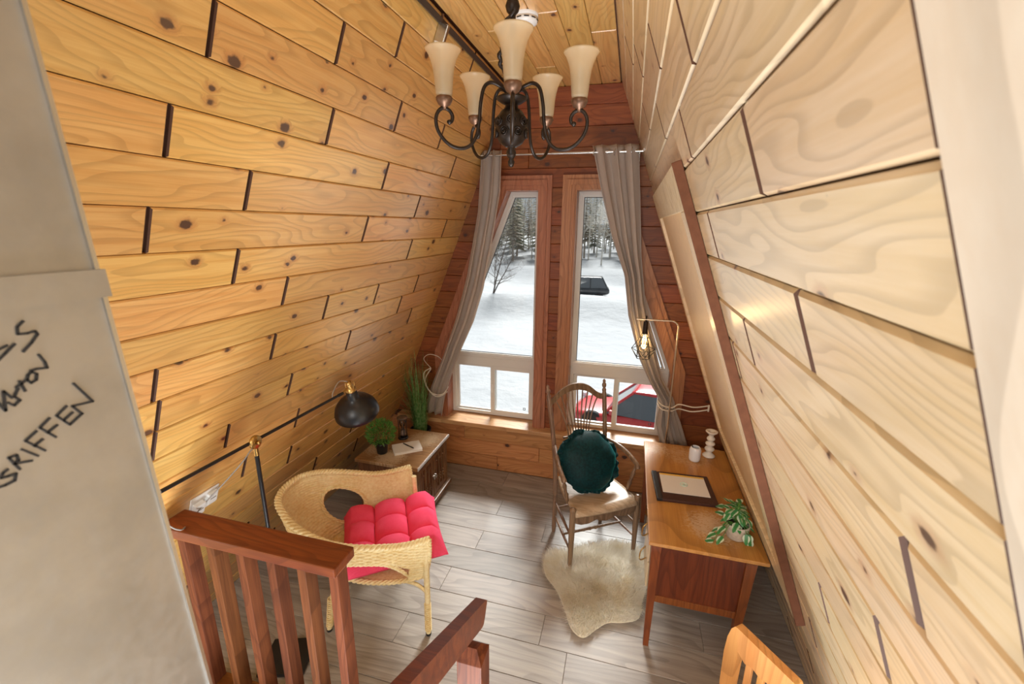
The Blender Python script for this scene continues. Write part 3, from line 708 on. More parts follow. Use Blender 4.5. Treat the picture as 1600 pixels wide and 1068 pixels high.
# ================================================================== DESK GROUP
DT = .735
def desk():
    o = empty('writing_desk', (.22, 2.165, 0), label='brown wooden writing desk with scuffed top against the right wall', cat='desk')
    Lx, Ly = .605, 1.22
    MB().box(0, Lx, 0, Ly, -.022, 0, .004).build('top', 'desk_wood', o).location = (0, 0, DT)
    def leg(x, y, sx, sy):
        b = MB(); w0, w1 = .055, .03
        vs = [(x-w0/2, y-w0/2, DT-.023), (x+w0/2, y-w0/2, DT-.023), (x+w0/2, y+w0/2, DT-.023), (x-w0/2, y+w0/2, DT-.023)]
        cx, cy = x+sx, y+sy; vs += [(cx-w1/2, cy-w1/2, 0), (cx+w1/2, cy-w1/2, 0), (cx+w1/2, cy+w1/2, 0), (cx-w1/2, cy+w1/2, 0)]
        b.add(vs, [(0, 1, 2, 3), (7, 6, 5, 4), (0, 4, 5, 1), (1, 5, 6, 2), (2, 6, 7, 3), (3, 7, 4, 0)]); return b.build('leg', 'desk_leg', o)
    leg(.045, .05, .0, -.02); leg(Lx-.075, .05, -.03, -.02); leg(.045, Ly-.05, 0, .02); leg(Lx-.075, Ly-.05, -.03, .02)
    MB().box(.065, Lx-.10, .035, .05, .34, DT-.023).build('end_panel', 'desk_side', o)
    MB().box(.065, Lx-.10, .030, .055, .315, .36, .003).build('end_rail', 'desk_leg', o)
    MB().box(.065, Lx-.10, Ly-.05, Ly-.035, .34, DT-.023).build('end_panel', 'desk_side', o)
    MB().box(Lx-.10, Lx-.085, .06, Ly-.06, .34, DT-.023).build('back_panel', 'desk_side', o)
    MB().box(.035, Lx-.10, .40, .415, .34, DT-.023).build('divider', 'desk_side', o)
    for k, (z0, z1) in enumerate(((.36, .525), (.535, .70))):
        d = MB().box(.012, .030, .085, .395, z0, z1, .004).build('drawer', 'hatch_wood', o)
        MB().tube(spl([(.012, .19, (z0+z1)/2+.03), (-.014, .20, (z0+z1)/2), (-.022, .24, (z0+z1)/2-.022), (-.014, .28, (z0+z1)/2), (.012, .29, (z0+z1)/2+.03)], 6), .004, 7).build('handle', 'brass', d)
    MB().box(.028, .042, .415, Ly-.08, .60, .70, .003).build('centre_drawer', 'desk_leg', o)
desk()
# leather folder and card
o = empty('leather_folder', (.455, 2.745, DT), RAD(4), label='dark brown leather guest folder lying on the desk', cat='folder')
MB().box(-.185, .185, -.165, .165, .0, .020, .004).build('cover', 'leather', o)
MB().box(-.186, -.150, -.166, .166, .0005, .023, .004).build('spine', 'black_plastic', o)
o = empty('card_sheet', (.46, 2.77, DT+.021), RAD(3), label='pale welcome card with yellow top strip lying on the leather folder', cat='card')
MB().box(-.145, .145, -.115, .115, 0, .0015).build('sheet', 'paper', o)
MB().box(-.144, .144, .095, .1145, .0015, .0022).build('top_strip', 'paper_yellow', o)
MB().tube([(.0+.022*cos(2*pi*k/20), .0+.022*sin(2*pi*k/20), .002) for k in range(20)], .0028, 4, closed=True).lathe([(.001, .0024), (.010, .0022), (.011, .0016)], 14).build('round_emblem', 'mint', o)
# cup, pen, candle holder
o = empty('pen_cup', (.575, 3.165, DT), label='small white ceramic cup near the back of the desk', cat='cup')
MB().lathe([(.001, .004), (.026, .001), (.037, .006), (.041, .02), (.041, .088), (.035, .106), (.030, .112), (.0265, .111), (.031, .10), (.036, .085), (.036, .02), (.001, .012)], 28).build('body', 'ceramic_white', o)
o = empty('pen', (.569, 3.165, DT+.016), label='black pen standing in the white cup', cat='pen')
MB().tube([(.012, .0, 0), (-.020, -.006, .105), (-.0205, -.006, .112)], [.004, .004, .002], 8).build('barrel', 'black_plastic', o)
o = empty('candle_holder', (.69, 3.265, DT), label='cream ceramic candle holder with stacked bulges on the desk', cat='candle holder')
MB().lathe([(.001, 0), (.044, .002), (.046, .010), (.034, .022), (.020, .034), (.018, .042), (.030, .050), (.036, .062), (.030, .074), (.018, .082), (.018, .088), (.030, .096), (.035, .106), (.029, .117), (.017, .124), (.017, .130), (.027, .138), (.030, .147), (.026, .156), (.017, .164), (.018, .178), (.034, .194), (.043, .202), (.043, .208), (.034, .209), (.016, .204), (.013, .185), (.001, .184)], 32).build('body', 'ceramic_cream', o)
# variegated plant in a stone pot
def deskplant():
    o = empty('potted_plant', (.695, 2.345, DT), label='variegated trailing plant in a beige stone pot on the desk', cat='plant')
    MB().lathe([(.001, 0), (.048, .001), (.054, .010), (.064, .085), (.065, .092), (.058, .092), (.056, .08), (.001, .078)], 28).build('pot', 'pot_stone', o)
    MB().lathe([(.056, .079), (.001, .084)], 20).build('soil', 'soil', o)
    def lf(u, v):
        x = u*.064; wv = .0215*(sin(pi*min(1, u**.75)))**.9*(1-.25*u); y = (v-.5)*2*wv
        return (x, y, -.012*u*u*1.2+.10*abs(y)-.004*sin(u*9)*abs(v-.5))
    proto = MB().grid(lf, 10, 6); first = None; st = MB(); rr = random.Random(12)
    spec = []
    for k in range(46):
        a = rr.random()*2*pi; h = rr.uniform(.09, .20); rad = rr.uniform(.01, .085)*(1.2 if h < .15 else .8)
        spec.append((rad*cos(a), rad*sin(a), h, a+rr.uniform(-.6, .6), rr.uniform(-.2, .6), rr.uniform(.75, 1.15)))
    for (x, y, z_, a, p, s_) in [(-.09, -.03, .06, pi, .5, 1), (-.115, -.05, .035, 3.4, .4, .95), (-.085, -.075, .04, 3.9, .5, .9), (-.13, -.085, .012, 3.3, .1, .85), (-.075, -.05, .09, 3.7, .5, 1.05), (.045, -.06, .07, -1.3, 1.1, 1), (.055, -.055, .035, -1.2, 1.2, .9), (.03, -.07, .075, -1.7, 1.0, .95), (.07, .0, .12, 0, .4, 1)]:
        spec.append((x, y, z_, a, p, s_))
    for (x, y, z_, a, p, s_) in spec:
        x = min(x, rwx(DT+z_)-.05-.695-.062*max(0, cos(a)))
        if not first: first = proto.build('leaf', 'leaf_variegated', o, fix=False); q = first
        else: q = inst(first, 'leaf', o)
        q.location = (x, y, z_); q.rotation_euler = (rr.uniform(-.35, .35), p, a); q.scale = (s_, s_, s_)
        st.tube(spl([(x*.12, y*.12, .08), (x*.6, y*.6, max(z_, .09)+.012), (x, y, z_)], 4), .0018, 5)
    st.build('stems', 'leaf_green', o, kind='stuff')
deskplant()

# ================================================================== SPINDLE ARMCHAIR
def lathe_between(mb, a, b, prof, n=12):
    a, b = Vector(a), Vector(b); d = b-a; L = d.length; q = d.to_track_quat('Z', 'Y').to_matrix().to_4x4(); q.translation = a
    mb.lathe([(r, t*L) for t, r in prof], n, m=q); return mb
def armchair():
    o = empty('spindle_armchair', (-.145, 2.97, 0), label='weathered oak spindle-back armchair standing by the desk', cat='chair')
    er, ef = V(.838, .545, 0), V(.545, -.838, 0)
    P = lambda r, f, z: tuple(er*r+ef*f+V(0, 0, z))
    LEG = [(0, .013), (.06, .015), (.5, .021), (.85, .022), (.93, .020), (.965, .024), (.985, .021), (1, .008)]
    for s in (-1, 1):
        mb = MB(); lathe_between(mb, P(s*.266, .208, 0.002), P(s*.262, .205, .515), LEG, 14); mb.build('leg', 'chair_oak', o)
        mb = MB(); pts = [P(s*.214, -.205, .002), P(s*.212, -.205, .25), P(s*.215, -.21, .46), P(s*.222, -.235, .72), P(s*.236, -.30, 1.0), P(s*.243, -.335, 1.13)]
        mb.tube(spl(pts, 4), [.014]+[.018]*19+[.014], 10)
        lathe_between(mb, P(s*.243, -.335, 1.125), P(s*.249, -.357, 1.225), [(0, .015), (.15, .018), (.3, .010), (.42, .017), (.58, .018), (.72, .010), (.82, .013), (.94, .009), (1, .002)], 12)
        mb.build('back_post', 'chair_oak', o)
        ar = MB(); ar.tube(spl([P(s*.222, -.235, .76), P(s*.255, -.13, .765), P(s*.292, -.0, .735), P(s*.302, .10, .70), P(s*.298, .125, .672)], 6), [.013]*8+[.017]*12+[.019]*4+[.012], 10); ar.build('arm', 'chair_oak', o)
        sp_ = MB(); lathe_between(sp_, P(s*.245, .085, .47), P(s*.297, .10, .685), [(0, .010), (.2, .012), (.35, .017), (.45, .011), (.6, .012), (.72, .017), (.8, .011), (1, .010)], 12); sp_.build('arm_post', 'chair_oak', o)
        for z0, z1 in ((.155, .165), (.275, .285)):
            st = MB(); lathe_between(st, P(s*.265, .20, z0), P(s*.214, -.2, z1), [(0, .007), (.3, .010), (.5, .012), (.7, .010), (1, .007)], 10); st.build('stretcher', 'chair_oak', o)
    st = MB(); lathe_between(st, P(-.245, .04, .17), P(.245, .04, .17), [(0, .008), (.3, .011), (.42, .012), (.45, .016), (.48, .010), (.52, .010), (.55, .016), (.58, .012), (.7, .011), (1, .008)], 10); st.build('stretcher', 'chair_oak', o)
    st = MB(); lathe_between(st, P(-.214, -.205, .22), P(.214, -.205, .22), [(0, .008), (.5, .012), (1, .008)], 10); st.build('stretcher', 'chair_oak', o)
    # saddle seat
    def seat(u, v):
        f_ = -.225+.455*v; hw = .205+.065*v-.02*(2*v-1)**2; r = (2*u-1)*hw
        dip = .016*(1-(2*u-1)**2)*sin(pi*min(1, v*1.1)) ; roll_ = -.03*max(0, (v-.86)/.14)**2
        return P(r, f_+.015*(1-(2*u-1)**2)*v, .478-dip+roll_)
    MB().grid(seat, 20, 20).build('seat', 'seat_oak', o, fix=False, solid=.028)
    ap = [(-.245, .455), (.245, .455), (.245, .395), (.20, .375), (.14, .372), (.08, .392), (.03, .372), (0, .365), (-.03, .372), (-.08, .392), (-.14, .372), (-.20, .375), (-.245, .395)]
    m = Matrix((er, -ef, V(0, 0, 1))).transposed().to_4x4(); m.translation = ef*.212
    MB(m).prism(list(reversed(ap)), -.010, .010, 'y').build('front_apron', 'chair_oak', o)
    # crest
    cr_ = MB(); pts = [P(r, -.328-.012*(1-(r/.23)**2), z_) for r, z_ in ((-.232, 1.075), (-.20, 1.105), (-.14, 1.155), (-.06, 1.188), (.02, 1.192), (.10, 1.165), (.165, 1.115), (.20, 1.095), (.236, 1.09))]
    pts = spl(pts, 5)
    vs = []; fs = []
    for i, p in enumerate(pts):
        hh = .022+.006*sin(pi*i/(len(pts)-1))
        for dz, df in ((hh, .008), (hh, -.008), (-hh, -.009), (-hh, .009)): vs.append(Vector(p)+ef*df+V(0, 0, dz))
    n_ = len(pts)
    for i in range(n_-1):
        for j in range(4): fs.append((i*4+j, i*4+(j+1) % 4, i*4+4+(j+1) % 4, i*4+4+j))
    fs += [(0, 1, 2, 3), ((n_-1)*4+3, (n_-1)*4+2, (n_-1)*4+1, (n_-1)*4)]
    cr_.add(vs, fs, False).build('crest_rail', 'chair_oak', o)
    MB().tube([P(-.135, -.268, .80), P(0, -.272, .80), P(.135, -.268, .80)], .010, 10).build('cross_rail', 'chair_oak', o)
    for k in range(9):
        t = (k-4)/4; rt_ = .185*t; top = interp([(-.232, 1.06), (-.14, 1.135), (-.06, 1.168), (.02, 1.172), (.10, 1.145), (.2, 1.08)], rt_)
        sb = MB(); sb.tube(spl([P(.085*t, -.225, .49), P(.088*t, -.270, .80), P(.105*t, -.292, .90), P(.145*t, -.315, 1.02), P(rt_, -.332, top)], 5), .0055, 8); sb.build('spindle', 'chair_oak', o)
armchair()
# teal velvet cushion
def teal():
    er, ef = V(.838, .545, 0), V(.545, -.838, 0)
    o = empty('velvet_cushion', (0, 0, 0), label='dark teal round velvet cushion with ruffled edge on the armchair', cat='cushion')
    X = er; Z = (ef*.90+V(0, 0, .44)).normalized(); Y = Z.cross(X).normalized()
    m = Matrix((X, Y, Z)).transposed().to_4x4(); c = V(-.145, 2.97, 0)+ef*-.045+er*-.02+V(0, 0, .70); m.translation = c; o.matrix_world = m
    def top(sg):
        def f(u, v):
            a = 2*pi*u; r = .222*v; p = 1+.035*sin(5*a+1)*v
            wr = .006*sin(a*11+3*sin(a*2))*v**4+.004*noise.noise(V(cos(a)*v*3, sin(a)*v*3, sg*3))
            return (r*p*cos(a), r*p*sin(a), sg*(.098*(1-v**2.4)**.62)+wr)
        return f
    MB().grid(top(1), 60, 18, cu=True).grid(top(-1), 60, 18, cu=True).build('pad', 'teal_velvet', o)
    def ruf(u, v):
        a = 2*pi*u; r = .210+(.034+.018*sin(a*5+1)*sin(a*3))*v; return (r*cos(a), r*sin(a), (.012*sin(a*17+2*sin(a*3))+.010*sin(a*31+1))*v)
    MB().grid(ruf, 240, 4, cu=True).build('ruffle', 'teal_velvet', o, fix=False, solid=.004)
teal()
# sheepskin
def rug():
    o = empty('sheepskin_rug', (-.08, 2.60, .0), label='cream sheepskin rug on the floor under the front of the armchair', cat='rug')
    out = [(-.36, .06), (-.33, -.06), (-.24, -.16), (-.16, -.30), (-.10, -.43), (-.02, -.475), (.05, -.40), (.12, -.33), (.22, -.30), (.31, -.24), (.33, -.10), (.37, .05), (.40, .22), (.36, .34), (.20, .40), (.05, .36), (-.10, .28), (-.22, .20), (-.33, .17)]
    P = spl([(x, y, 0) for x, y in out], 4, closed=True); n_ = len(P); c = V(.02, .0, 0)
    MB().add([c+V(0, 0, .014)]+[p+V(0, 0, .004) for p in P]+[c+(p-c)*.8+V(0, 0, .014) for p in P], [(1+i, 1+(i+1) % n_, 1+n_+(i+1) % n_, 1+n_+i) for i in range(n_)]+[(0, 1+n_+i, 1+n_+(i+1) % n_) for i in range(n_)], True).build('hide', 'hide', o)
    ang = [atan2(p.y, p.x-c.x) for p in P]
    def inside(x, y):
        k = False; j = n_-1
        for i in range(n_):
            a, b = P[i], P[j]
            if (a.y > y) != (b.y > y) and x < (b.x-a.x)*(y-a.y)/(b.y-a.y)+a.x: k = not k
            j = i
        return k
    rr = random.Random(5); vs = []; fs = []; cnt = 0
    while cnt < 17000:
        x, y = rr.uniform(-.38, .42), rr.uniform(-.47, .42)
        if not inside(x, y): continue
        cnt += 1
        g = noise.noise(V(x*9, y*9, 0)); h_ = noise.noise(V(x*9, y*9, 7.3)); e = V(x-c.x, y-c.y, 0)
        lean = e*.9+V(g, h_, 0)*.35+V(rr.uniform(-.15, .15), rr.uniform(-.15, .15), 0); L = rr.uniform(.040, .075)
        d1 = (lean*.5+V(0, 0, .75)).normalized()*L*.55; d2_ = (lean*1.7+V(0, 0, .25+.25*g)).normalized()*L*.55
        s_ = V(rr.uniform(-1, 1), rr.uniform(-1, 1), 0).normalized()*.0019; p = V(x, y, .008); b_ = len(vs)
        vs += [p-s_, p+s_, p+d1-s_*.8, p+d1+s_*.8, p+d1+d2_]; fs += [(b_, b_+1, b_+3, b_+2), (b_+2, b_+3, b_+4)]
    q = MB(); q.v = vs; q.f = fs; q.sm = [True]*len(fs); q.build('fleece', 'fur', o, kind='stuff', fix=False)
rug()

# ================================================================== WICKER CHAIR GROUP
def wickerchair():
    o = empty('wicker_armchair', (-1.42, 2.1, 0), label='honey coloured wicker tub armchair with rounded back near the railing', cat='chair')
    O = V(1.42, -2.1, 0)
    rim = [(-.991, 1.916, .675), (-1.10, 1.845, .665), (-1.213, 1.80, .662), (-1.388, 1.735, .675), (-1.555, 1.712, .70), (-1.753, 1.738, .74), (-1.905, 1.806, .79), (-1.975, 1.91, .81), (-1.975, 2.04, .82), (-1.914, 2.125, .82), (-1.833, 2.20, .80), (-1.725, 2.285, .76), (-1.625, 2.365, .72), (-1.54, 2.455, .70), (-1.446, 2.546, .70)]
    rim = spl([Vector(p)+O for p in rim], 8)
    # seat ring: rounded horseshoe below the rim
    ring = [(-1.03, 1.935, .40), (-1.14, 1.86, .40), (-1.25, 1.815, .40), (-1.37, 1.79, .40), (-1.49, 1.79, .40), (-1.60, 1.815, .40), (-1.69, 1.87, .40), (-1.735, 1.945, .40), (-1.745, 2.03, .40), (-1.725, 2.11, .40), (-1.68, 2.19, .40), (-1.62, 2.26, .40), (-1.55, 2.335, .40), (-1.48, 2.42, .40), (-1.41, 2.50, .40)]
    ring = spl([Vector(p)+O for p in ring], 8)
    def at(L, u):
        x = u*(len(L)-1); i = min(int(x), len(L)-2); return L[i].lerp(L[i+1], x-i)
    NU, NV = 180, 112; ROWS, RIBS = 28, 60
    def surf(u, v):
        a, b = at(rim, u), at(ring, u); p = a.lerp(b, v); c_ = V(-1.40, 2.10, .5)+O
        out_ = V(p.x-c_.x, p.y-c_.y, 0).normalized(); p = p+out_*(.045*sin(pi*v)*(.3+.7*sin(pi*u)))
        return p, out_
    def weave(u, v):
        p, n_ = surf(u, v); r_ = v*ROWS; k_ = int(r_+1e-6)
        return p+n_*(.0075*abs(sin(pi*r_))**.6+.0045*sin(pi*RIBS*u+pi*(k_ % 2))*abs(sin(pi*r_)))
    def skip(u, v):
        # arched openings under both arms and the one through the back
        if .06 < u < .30: return v > .36+.25*abs((u-.18)/.12)**2.5 and v < .97
        return ((u-.715)/.085)**2+((v-.60)/.30)**2 < 1
    MB().grid(weave, NU, NV, skip=skip).build('woven_shell', 'wicker', o, fix=False, solid=.004)
    def curve(fn, r, n_, tw=True):
        mb = MB(); pts = [fn(i/n_) for i in range(n_+1)]
        if not tw: return mb.tube(pts, r, 8)
        for k in range(3):      # three strand braid
            q = []
            for i, p in enumerate(pts):
                t = (pts[min(i+1, n_)]-pts[max(i-1, 0)]).normalized(); u_ = t.cross(V(0, 0, 1)).normalized() if abs(t.z) < .98 else V(1, 0, 0); w_ = u_.cross(t)
                a = i*.75+k*2*pi/3; q.append(p+(u_*cos(a)*1.15+w_*sin(a)*.7)*r*.72)
            mb.tube(q, r*.62, 6)
        return mb
    curve(lambda t: surf(t, 0)[0], .017, 240).build('braided_rim', 'wicker', o)
    curve(lambda t: surf(t, 1)[0], .013, 160).build('seat_frame', 'wicker', o)
    hole = lambda t: surf(.715+.085*cos(2*pi*t), .60+.30*sin(2*pi*t))[0]
    curve(hole, .011, 80).build('opening_border', 'wicker', o)
    for (uc, hw, v0) in ((.18, .12, .36),):
        curve(lambda t: surf(uc+hw*(2*t-1), min(.97, v0+.25*abs(2*t-1)**2.5*1.9))[0], .010, 60).build('opening_border', 'wicker', o)
    for e in (0, 1):
        curve(lambda t: surf(e, t)[0], .012, 40).build('arm_front_border', 'wicker', o)
    # seat deck
    rg = ring[::6]; c_ = sum(rg, V(0, 0, 0))/len(rg)
    sd = MB(); n_ = len(rg); sd.add(rg+[c_+V(0, 0, -.01)], [(i, (i+1) % n_, n_) for i in range(n_)]); sd.build('seat_deck', 'wicker', o, fix=False, solid=.012)
    # legs wrapped in cane
    for x, y, x2, y2 in ((-1.013, 1.915, -1.013, 1.90), (-1.39, 2.50, -1.38, 2.52), (-1.56, 1.82, -1.61, 1.76), (-1.71, 2.10, -1.78, 2.12)):
        t = MB(); t.tube([V(x2, y2, .012)+O, V((x+x2)/2, (y+y2)/2, .22)+O, V(x, y, .42 if x < -1.5 else .66)+O], [.015, .017, .018], 12)
        for k in range(14):
            f_ = .06+.30*k/13; t.tube([V(x2+(x-x2)*f_, y2+(y-y2)*f_, f_*.62)+O+V(.0185*cos(2*pi*j/12), .0185*sin(2*pi*j/12), 0) for j in range(12)], .0035, 5, closed=True)
        lg = t.build('leg', 'wicker', o); MB().lathe([(.016, 0), (.017, .014), (.014, .016)], 12, m=Matrix.Translation(V(x2, y2, 0)+O)).build('foot_cap', 'black_plastic', lg)
    for a, b in (((-1.013, 1.91), (-1.56, 1.80)), ((-1.013, 1.91), (-1.39, 2.51))):
        m_ = ((a[0]+b[0])/2, (a[1]+b[1])/2)
        MB().tube(spl([V(*a, .30)+O, V(a[0]*.85+b[0]*.15, a[1]*.85+b[1]*.15, .365)+O, V(*m_, .385)+O, V(a[0]*.15+b[0]*.85, a[1]*.15+b[1]*.85, .365)+O, V(*b, .30)+O], 8), .011, 8).build('bent_brace', 'wicker', o)
wickerchair()
def pink():
    o = empty('seat_cushion', (-1.355, 2.125, .415), RAD(33), label='bright pink tufted square seat cushion on the wicker chair', cat='cushion')
    o.rotation_euler = (RAD(-2), RAD(-3), RAD(33))
    K = .315; G = .105
    T = [(s*G, q*G) for s in (-1, 1) for q in (-1, 1)]
    def cell(x):
        for a, b in ((-K, -G), (-G, G), (G, K)):
            if x <= b+1e-9: return (x-a)/(b-a)
        return 1
    def hgt(x, y):
        ex = min(1, max(0, (K-abs(x))/.06)); ey = min(1, max(0, (K-abs(y))/.06)); e = (ex*ey)**.42
        p = max(0, sin(pi*cell(x))*sin(pi*cell(y)))**.42
        h = e*(.052+.066*p)
        for a, b in T: h -= .022*exp(-((x-a)**2+(y-b)**2)/.0014)
        return h
    def f(sg):
        def g(u, v):
            x, y = (2*u-1), (2*v-1); x2 = K*x*(1-.05*(1-y*y)*abs(x)); y2 = K*y*(1-.05*(1-x*x)*abs(y)); h = hgt(K*x, K*y)
            return (x2, y2, .05+(h if sg > 0 else -.045*(max(0, 1-abs(x)**5)*max(0, 1-abs(y)**5))**.5))
        return g
    MB().grid(f(1), 96, 96).grid(f(-1), 40, 40).build('pad', 'pink_linen', o)
    bt = None
    for a, b in T:
        if not bt: bt = MB().lathe([(.010, 0), (.009, .004), (.001, .006)], 12).build('button', 'pink_linen', o); q = bt
        else: q = inst(bt, 'button', o)
        q.location = (a, b, .05+hgt(a, b)-.001)
pink()
# black floor lamp
def floorlamp():
    bx_, by_ = -1.719, 1.543
    o = empty('black_floor_lamp', (bx_, by_, 0), label='black floor lamp with horizontal arm and metal dome shade by the left wall', cat='floor lamp')
    m = Matrix.Rotation(RAD(18), 4, 'Z')
    MB(m).box(-.125, .125, -.11, .11, 0, .022, .005).build('base', 'black_metal', o)
    MB().tube([(0, 0, .02), (0, 0, 1.33)], .0105, 12).build('pole', 'black_metal', o)
    MB().tube([(0, 0, 1.30), (0, 0, 1.345)], [.013, .011], 12).build('pole_collar', 'brass', o)
    k = MB(); k.lathe([(.001, -.010), (.030, -.010), (.034, -.006), (.034, .006), (.030, .010), (.001, .010)], 28, m=Matrix.Translation((.004, 0, 1.372)) @ Matrix.Rotation(RAD(90), 4, 'Y')); k.build('pivot', 'brass', o)
    k = MB(); k.lathe([(.001, 0), (.010, .0), (.010, .012), (.006, .014), (.001, .014)], 16, m=Matrix.Translation((.020, 0, 1.372)) @ Matrix.Rotation(RAD(90), 4, 'Y')); k.build('pivot_knob', 'brass', o)
    MB().tube([(-.004, -.452, 1.385), (-.004, .66, 1.362)], .0085, 12).build('arm', 'black_metal', o)
    MB().tube([(-.004, .655, 1.362), (-.004, .70, 1.361)], [.0105, .009], 12).build('arm_grip', 'black_plastic', o)
    # shade, opening turned down
    m = Matrix.Translation((0, .765, 1.395)) @ Matrix.Rotation(RAD(20), 4, 'X') @ Matrix.Rotation(RAD(4), 4, 'Y') @ Matrix.Scale(1.17, 4) @ Matrix.Translation((0, 0, -.215))
    pr = [(.123, 0), (.127, .004), (.125, .022), (.116, .052), (.094, .082), (.062, .102), (.040, .114), (.032, .126), (.029, .178)]
    sh_ = MB(m).lathe(pr+[(r-.003, z) for r, z in reversed(pr)], 40, cap=False).build('shade', 'black_metal', o)
    MB(m).lathe([(.029, .172), (.031, .176), (.031, .186), (.024, .19), (.016, .215), (.014, .235), (.001, .237)], 20).build('socket', 'brass', sh_)
    MB(m).lathe([(.012, .09), (.024, .07), (.028, .045), (.018, .024), (.001, .018)], 16).build('bulb', 'ceramic_white', sh_)
    MB().tube(spl([(-.004, .70, 1.361), (-.004, .74, 1.372), (.0, .77, 1.385)], 4), .007, 8).build('shade_bracket', 'brass', o)
    for s in (-1, 1): MB().tube(spl([(s*.026, .765, 1.37), (s*.034, .772, 1.40), (s*.020, .778, 1.418), (0, .78, 1.422)], 5), .0028, 6).build('socket_guard', 'brass', o)
    cord = [(.0, .785, 1.405), (-.02, .70, 1.44), (-.012, .62, 1.40), (-.006, .60, 1.372)]
    MB().tube(spl(cord, 6), .0032, 6).build('cord', 'cord_grey', o)
    c2 = [(-.004, -.45, 1.384), (-.03, -.49, 1.34), (-.04, -.44, 1.23), (-.10, -.36, 1.12), (-.22, -.24, 1.02), (-.335, -.06, .99), (-.25, .02, 1.10), (-.14, .04, 1.22), (-.05, .015, 1.31), (-.01, .0, 1.335)]
    MB().tube(spl(c2, 7), .0034, 6).build('cord', 'cord_grey', o)
floorlamp()
# wall outlet
o = empty('wall_outlet', (0, 0, 0), label='white double outlet plate with plugged-in adapters on the left wall', cat='outlet')
m = Matrix((V(0, 1, 0), -LU, LN)).transposed().to_4x4(); m.translation = LP0+LU*((LP0.z-1.0)/.9261)+V(0, 1.505, 0); o.matrix_world = m
MB().box(-.080, .080, -.062, .062, .001, .008, .003).build('plate', 'white_plastic', o)
for x, y, hh in ((-.042, -.012, .034), (.036, .006, .026)):
    a_ = MB().box(x-.028, x+.028, y-.036, y+.036, .008, hh, .004).build('adapter', 'white_plastic', o)
    MB().box(x-.017, x+.017, y-.004, y+.004, hh, hh+.0008).build('marking', 'cord_grey', a_)

# ================================================================== CABINET GROUP
CT = .545
def cabinet():
    o = empty('carved_cabinet', (-2.075, 2.765, 0), label='low dark carved wooden cabinet with worn top in the left window corner', cat='cabinet')
    Lx, Ly = .575, .625
    MB().box(0, Lx, 0, Ly, -.030, 0, .006).build('top', 'walnut_top', o).location = (0, 0, CT)
    MB().box(Lx-.004, Lx+.003, .0, Ly, CT-.026, CT-.004, .002).build('top_edge_band', 'lead_snow', o)
    MB().box(.02, Lx-.035, .02, Ly-.02, .075, CT-.030).build('body', 'walnut', o)
    MB().box(.0, Lx+.012, -.005, Ly+.005, .045, .085, .008).build('base_moulding', 'walnut', o)
    MB().box(.02, Lx-.02, .015, Ly-.015, 0, .046).build('plinth', 'walnut', o)
    X = Lx-.035
    MB().box(X, X+.012, .02, Ly-.02, CT-.058, CT-.031).build('upper_rail', 'walnut', o)
    for y in (.022, Ly-.052): MB().box(X, X+.018, y, y+.030, .085, CT-.031, .003).build('corner_post', 'walnut', o)
    bead = MB().lathe([(.001, -.010), (.007, -.008), (.010, 0), (.007, .008), (.001, .010)], 12)
    for y0, y1, hy in ((.056, .308, .296), (.317, .569, .329)):
        d = empty('door', (X, 0, 0)); d.parent = o
        z0, z1 = .095, CT-.062
        Q = [(y0, z0), (y1, z0), (y1, z1), (y0, z1)]
        MB().prism(Q, 0, .016, 'x', hole=shrink(Q, .034)).build('door_frame', 'walnut', d)
        MB().prism(shrink(Q, .034), .001, .004, 'x').build('door_panel', 'hatch_edge', d)
        for k in range(3):
            yc = y0+.034+(y1-y0-.068)*(k+.5)/3
            s = MB(); s.box(.003, .012, yc-.013, yc+.013, z0+.034, z1-.034, .003)
            for zz_, rr in ((z1-.075, .009), (z0+.10, .009), (z0+.128, .010), (z0+.156, .009)):
                s.lathe([(.001, -rr), (rr*.8, -rr*.6), (rr, 0), (rr*.8, rr*.6), (.001, rr)], 12, m=Matrix.Translation((.016, yc, zz_)))
            s.build('carved_slat', 'walnut', d)
        MB().lathe([(.006, 0), (.011, .004), (.011, .008), (.004, .012), (.009, .018), (.001, .022)], 14, m=Matrix.Translation((.016, hy, .30)) @ Matrix.Rotation(RAD(90), 4, 'Y')).tube([(.034, hy+.010*cos(a), .285+.018*sin(a)) for a in [k*2*pi/16 for k in range(16)]], .0025, 6, closed=True).build('door_pull', 'steel', d)
cabinet()
# topiary
def topiary():
    o = empty('mini_bush', (-1.905, 2.915, CT), label='small bushy green plant in a black pot on the cabinet', cat='plant')
    MB().lathe([(.001, 0), (.038, .001), (.041, .004), (.052, .085), (.056, .088), (.056, .098), (.050, .098), (.046, .08), (.001, .078)], 24).build('pot', 'black_plastic', o)
    rr = random.Random(3); q = MB()
    for k in range(900):
        a, c_ = rr.random()*2*pi, rr.uniform(-.75, 1); s_ = sqrt(1-c_*c_); R_ = rr.uniform(.55, 1)**.5*.112*(1+.12*noise.noise(V(cos(a)*s_*3, sin(a)*s_*3, c_*3)))
        p = V(R_*s_*cos(a), R_*s_*sin(a), .185+R_*c_*.92); d = (V(s_*cos(a), s_*sin(a), c_+.35)+V(rr.uniform(-.5, .5), rr.uniform(-.5, .5), rr.uniform(-.3, .5))).normalized()
        w_ = d.cross(V(rr.uniform(-1, 1), rr.uniform(-1, 1), rr.uniform(-1, 1))).normalized()*rr.uniform(.0035, .0055); L = rr.uniform(.022, .036); n_ = d.cross(w_).normalized()*.003
        q.add([p, p+d*L*.5+w_+n_, p+d*L, p+d*L*.5-w_+n_], [(0, 1, 2), (0, 2, 3)])
    q.build('foliage', 'leaf_green', o, kind='stuff', fix=False)
    st = MB()
    for k in range(9):
        a = k*.7; st.tube([(.01*cos(a), .01*sin(a), .075), (.05*cos(a), .05*sin(a), .2)], .002, 5)
    st.build('stems', 'leaf_green', o, kind='stuff')
topiary()
